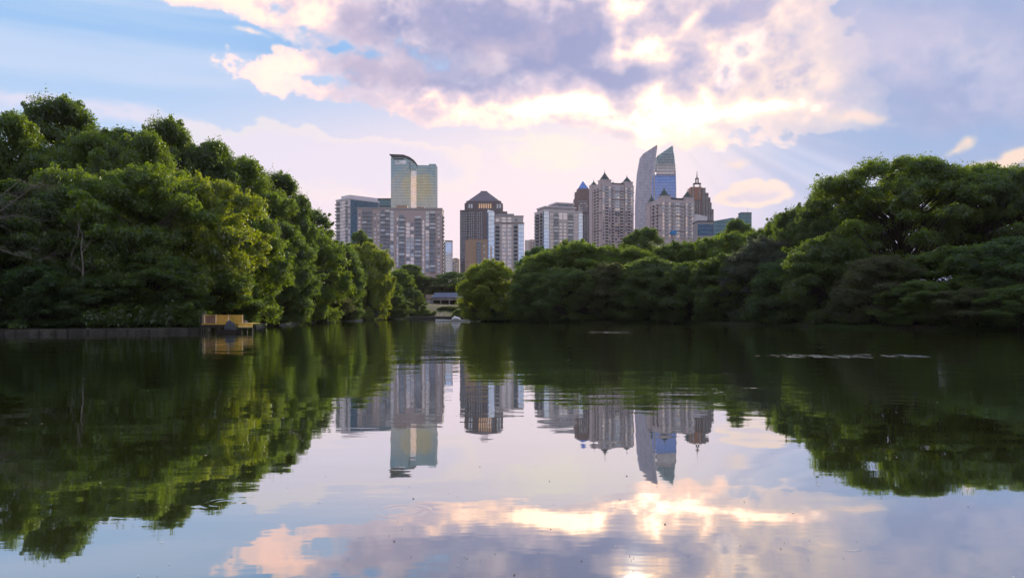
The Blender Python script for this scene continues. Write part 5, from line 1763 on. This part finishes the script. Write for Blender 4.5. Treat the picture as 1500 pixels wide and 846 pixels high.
def shore_wall():
    a, b = Vector((*at(596, 248.2), 0)), Vector((*at(697, 249.2), 0))
    root = empty("shore_wall", tuple(a))
    tag(root, "long concrete quay edge at the foot of the pavilion lawn", "retaining wall")
    m = MB(); L = (b - a).x
    m.box(0, L, 0, 0.4, -1.0, 0.62); m.build("wall_face", CONC_DARK, root)
    m = MB(); m.box(-0.1, L + 0.1, -0.15, 1.3, 0.622, 0.86); m.build("cap", CONC, root)
shore_wall()


def dock():
    Y = 70.4; k = Y / F
    def X(px): return (px - 750) * k
    def Z(py): return CAMH + (HOR - py) * k
    x0 = X(294)
    root = empty("wooden_dock", (x0, Y, 0))
    tag(root, "small wooden dock with board panels and a platform coloured gold as if sunlit", "dock")
    def b(nm, px0, px1, d0, d1, py0, py1, mat, parent=root):
        return MB().box(X(px0) - x0, X(px1) - x0, d0, d1, Z(py1), Z(py0)).build(nm, mat, parent)
    b("deck", 295, 340, 0, 2.6, 473.6, 475.4, WOOD_OLIVE)
    b("skirt", 296, 339, 0.06, 0.14, 475.4, 479.4, WOOD_DARK)
    for px in (297, 306, 317, 328, 338):
        b("pile", px, px + 1.9, 0.16, 0.3, 475.5, 495, WOOD_DARK)
    # board panels between posts along the water side and the back
    for p0, p1, mat in ((298.4, 313.2, WOOD_PLUM), (315.2, 331.4, WOOD_ORANGE), (334, 351.8, WOOD_OLIVE)):
        m = MB(); n = 8
        w = (p1 - p0) / n
        for i in range(n):
            m.box(X(p0 + i * w + 0.1) - x0, X(p0 + (i + 1) * w - 0.1) - x0, 0.34, 0.38, Z(473.5), Z(461.6 + (i % 2) * 0.2))
        m.box(X(p0) - x0, X(p1) - x0, 0.384, 0.44, Z(463.6), Z(462.6))
        m.box(X(p0) - x0, X(p1) - x0, 0.384, 0.44, Z(472.4), Z(471.4))
        m.build("board_panel", mat, root)
    for px in (296.6, 313.5, 331.8, 352.4):
        b("post", px, px + 1.5, 0.30, 0.41, 460.4, 473.5, POSTPALE)
    b("rail", 296.4, 354, 0.28, 0.295, 460.9, 461.8, WOOD_ORANGE)
    # the low platform, sunlight put into its gold colour
    b("platform", 342, 372, -0.5, 1.7, 473.0, 473.7, WOOD_SUN_TINT)
    b("fascia", 351.5, 372, -0.44, -0.36, 473.75, 478.2, WOOD_SUN_TINT)
    b("fascia", 342, 351.3, -0.40, -0.34, 473.75, 478.2, WOOD_OLIVE)
    b("bumper_strip", 351.5, 372, -0.55, -0.45, 478.3, 479.4, POSTPALE)
    for px in (344, 353, 361, 369):
        b("pile", px, px + 2, -0.2, 0.0, 479.5, 496, WOOD_DARK)
    b("mooring_pile", 290.6, 293.6, 0.4, 0.6, 462.5, 497, WOOD_DARK)
    return x0, Y, X, Z


DX0, DY, DXf, DZf = dock()


def lump(name, label, cat, px, Y, zb, w, d, h, seed, mat, bumps=0.22):
    rng = random.Random(seed)
    x = (px - 750) / F * Y
    rings = []
    K = 14
    for i in range(8):
        u = i / 7
        r = math.cos(u * math.pi / 2) ** 0.6
        rings.append([(w / 2 * max(r, 0.03) * math.cos(2 * math.pi * j / K) * (1 + rng.uniform(-bumps, bumps) * 0.6), d / 2 * max(r, 0.03) * math.sin(2 * math.pi * j / K) * (1 + rng.uniform(-bumps, bumps) * 0.6), h * u * (1 + rng.uniform(-bumps, bumps) * 0.3)) for j in range(K)])
    o = MB().loft(rings).build(name, mat, None, True)
    o.location = (x, Y, zb)
    tag(o, label, cat)
    return o


def tarp_raft():
    Y = 69.4; k = Y / F
    root = empty("covered_skiff", ((336 - 750) * k, Y, 0))
    tag(root, "small dark skiff under a lumpy tarpaulin moored in front of the dock", "boat")
    m = MB()
    m.loft([[(-0.75, -0.3, -0.12), (0.65, -0.3, -0.12), (0.85, 0, -0.12), (0.65, 0.3, -0.12), (-0.75, 0.3, -0.12)],
            [(-0.85, -0.4, 0.26), (0.75, -0.4, 0.26), (1.05, 0, 0.3), (0.75, 0.4, 0.26), (-0.85, 0.4, 0.26)]])
    m.build("hull", WOOD_DARK, root)
    c = lump("cover", None, None, 0, 1, 0, 1.1, 0.62, 0.85, 8, TARP)
    c.location = (0.05, 0, 0.262); c.parent = root
tarp_raft()
lump("sack", "grey sack lying on the golden dock platform", "sack", 359.5, 71.2, DZf(473.0), 0.42, 0.4, 0.26, 12, SACK)
plant("bush_a", 301, 455.5, 11, 72.8, "pale", "pale tuft of leaves standing over the dock's first panel", "bush")


def pavilion():
    Y = 300.0; k = Y / F
    x0 = (624 - 750) * k
    g = CAMH + (HOR - 446) * k
    root = empty("park_pavilion", (x0, Y, g))
    tag(root, "low park pavilion with blue-grey roof and pale columns on the lawn", "pavilion")
    def X(px): return (px - 624) * k
    def Z(py): return (446 - py) * k
    roofm = simple("blue_grey_roof_sheet", (0.085, 0.10, 0.15), 0.5, var=0.15, scale=0.4)
    cols = simple("pale_column_paint", (0.36, 0.32, 0.32), 0.7, var=0.08)
    darkw = simple("dark_pavilion_wall", (0.035, 0.03, 0.035), 0.9, var=0.2)
    fas = simple("weathered_cream_fascia", (0.22, 0.195, 0.175), 0.8, var=0.45, scale=0.35)
    MB().box(-0.5, X(686), -1, 8, -2.5, 0.12).build("floor", CONC_DARK, root)
    MB().box(X(634), X(684), 4.2, 4.5, 0.124, Z(439.4)).build("back_wall", darkw, root)
    MB().box(X(624.5), X(632), 0.4, 6, 0.124, Z(437.6)).build("side_wall", cols, root)
    MB().box(X(623.5), X(633), -0.2, 6.4, Z(437.5), Z(431.4)).build("side_parapet", simple("cream_block", (0.28, 0.22, 0.18), 0.8), root)
    for px in (633.4, 645.3, 657.6, 669.6, 681):
        MB().box(X(px), X(px + 1.1), -0.3, 0.0, 0.124, Z(439.5)).build("column", cols, root)
    MB().box(X(633.2), X(684.5), -0.45, -0.02, Z(439.4), Z(435.6)).build("fascia", fas, root)
    m = MB()
    m.loft([[(X(632.5), -0.8, Z(435.5)), (X(685), -0.8, Z(435.5)), (X(685), 8.6, Z(435.5)), (X(632.5), 8.6, Z(435.5))],
            [(X(635.5), 2.6, Z(428.2)), (X(682), 2.6, Z(428.2)), (X(682), 5.2, Z(428.2)), (X(635.5), 5.2, Z(428.2))]])
    m.build("roof", roofm, root)
pavilion()


def boat():
    Y = 181.0; k = Y / F
    x0 = (668 - 750) * k
    root = empty("white_boat", (x0, Y, 0))
    tag(root, "long slim white boat with rounded white cover by the round bright tree", "boat")
    L0, L1 = (638 - 668) * k, (694.5 - 668) * k
    m = MB(); rings = []
    for i in range(13):
        u = i / 12
        x = L0 + (L1 - L0) * u
        w = 0.46 * math.sin(math.pi * min(max(u, 0.02), 0.98)) ** 0.5
        top = 0.30 + 0.10 * (2 * u - 1) ** 2
        rings.append([(x, -w * 0.5, -0.12), (x, -w, top * 0.6), (x, -w * 0.96, top), (x, w * 0.96, top), (x, w, top * 0.6), (x, w * 0.5, -0.12)])
    m.loft(rings).build("hull", BOATW, root, True)
    m = MB()
    prof = [(-1.0, 0.0), (-0.85, 0.42), (-0.5, 0.62), (-0.28, 0.82), (-0.05, 0.66), (0.3, 0.55), (0.65, 0.52), (0.85, 0.3), (1.05, 0.0)]
    rings = []
    for x, h in prof:
        rings.append([(x, 0.52 * math.cos(a), 0.34 + max(h, 0.02) * math.sin(a)) for a in [math.pi * j / 8 for j in range(9)]])
    m.loft(rings, True)
    m.build("canvas_cover", COVERW, root, True)
boat()


def goose(px, Y, z, turn, label):
    m = MB()
    m.tube([(-0.34, 0, 0.36), (-0.2, 0, 0.34), (0, 0, 0.32), (0.16, 0, 0.38), (0.22, 0, 0.5), (0.22, 0, 0.66), (0.27, 0, 0.71), (0.36, 0, 0.69)],
           [0.02, 0.10, 0.15, 0.11, 0.05, 0.04, 0.055, 0.015], 8)
    o = MB()
    body = m.build("goose", simple("white_feathers", (0.72, 0.71, 0.68), 0.8), None, True)
    for s in (-1, 1):
        MB().tube([(0.02, s * 0.06, 0.24), (0.03, s * 0.06, 0.1), (0.02, s * 0.06, 0.01), (0.1, s * 0.06, 0.0)], [0.02, 0.014, 0.014, 0.01], 5).build("leg", M["orange"], body)
    body.location = ((px - 750) / F * Y, Y, z)
    body.rotation_euler = (0, 0, turn)
    tag(body, label, "bird")
goose(642.0, 248.7, 0.86, 2.6, "pale bird resting on the concrete quay, on the corner-tower side of the other")
goose(646.2, 249.0, 0.86, 0.5, "pale bird standing upright on the concrete quay nearer the white boat")


# ------------------------------------------------------------------ specks of pollen, leaves and foam afloat
def floating():
    rng = random.Random(77)
    m = MB()
    for i in range(330):
        py = HOR + 12 + (rng.random() ** 1.3) * 375
        Y = CAMH * F / (py - HOR)
        px = rng.uniform(20, 1490) if rng.random() < 0.4 else rng.gauss(860, 260)
        x = (px - 750) / F * Y
        if float(lake_sd(np.array([x]), np.array([Y]))[0]) > -0.5: continue
        s = rng.uniform(0.25, 0.95) * 0.0011 * Y * rng.choice((0.6, 0.8, 1.0, 1.5))
        s = min(max(s, 0.004), 0.06)
        a = rng.uniform(0, 6.28)
        pts = []
        n = rng.choice((4, 5, 6))
        for j in range(n):
            t = a + 2 * math.pi * j / n
            pts.append((x + s * math.cos(t) * rng.uniform(0.6, 1.3), Y + 1.6 * s * math.sin(t) * rng.uniform(0.6, 1.3), 0.004 + 0.002 * (j % 2)))
        m.quad(*pts, mi=rng.choice((0, 0, 1)) if py < 640 else rng.choice((0, 1, 1)))
    o = m.build("floating_litter", [simple("pale_pollen_fluff", (0.62, 0.58, 0.46), 0.9), simple("brown_leaf_bits", (0.05, 0.04, 0.02), 0.9)])
    tag(o, kind="stuff")
floating()
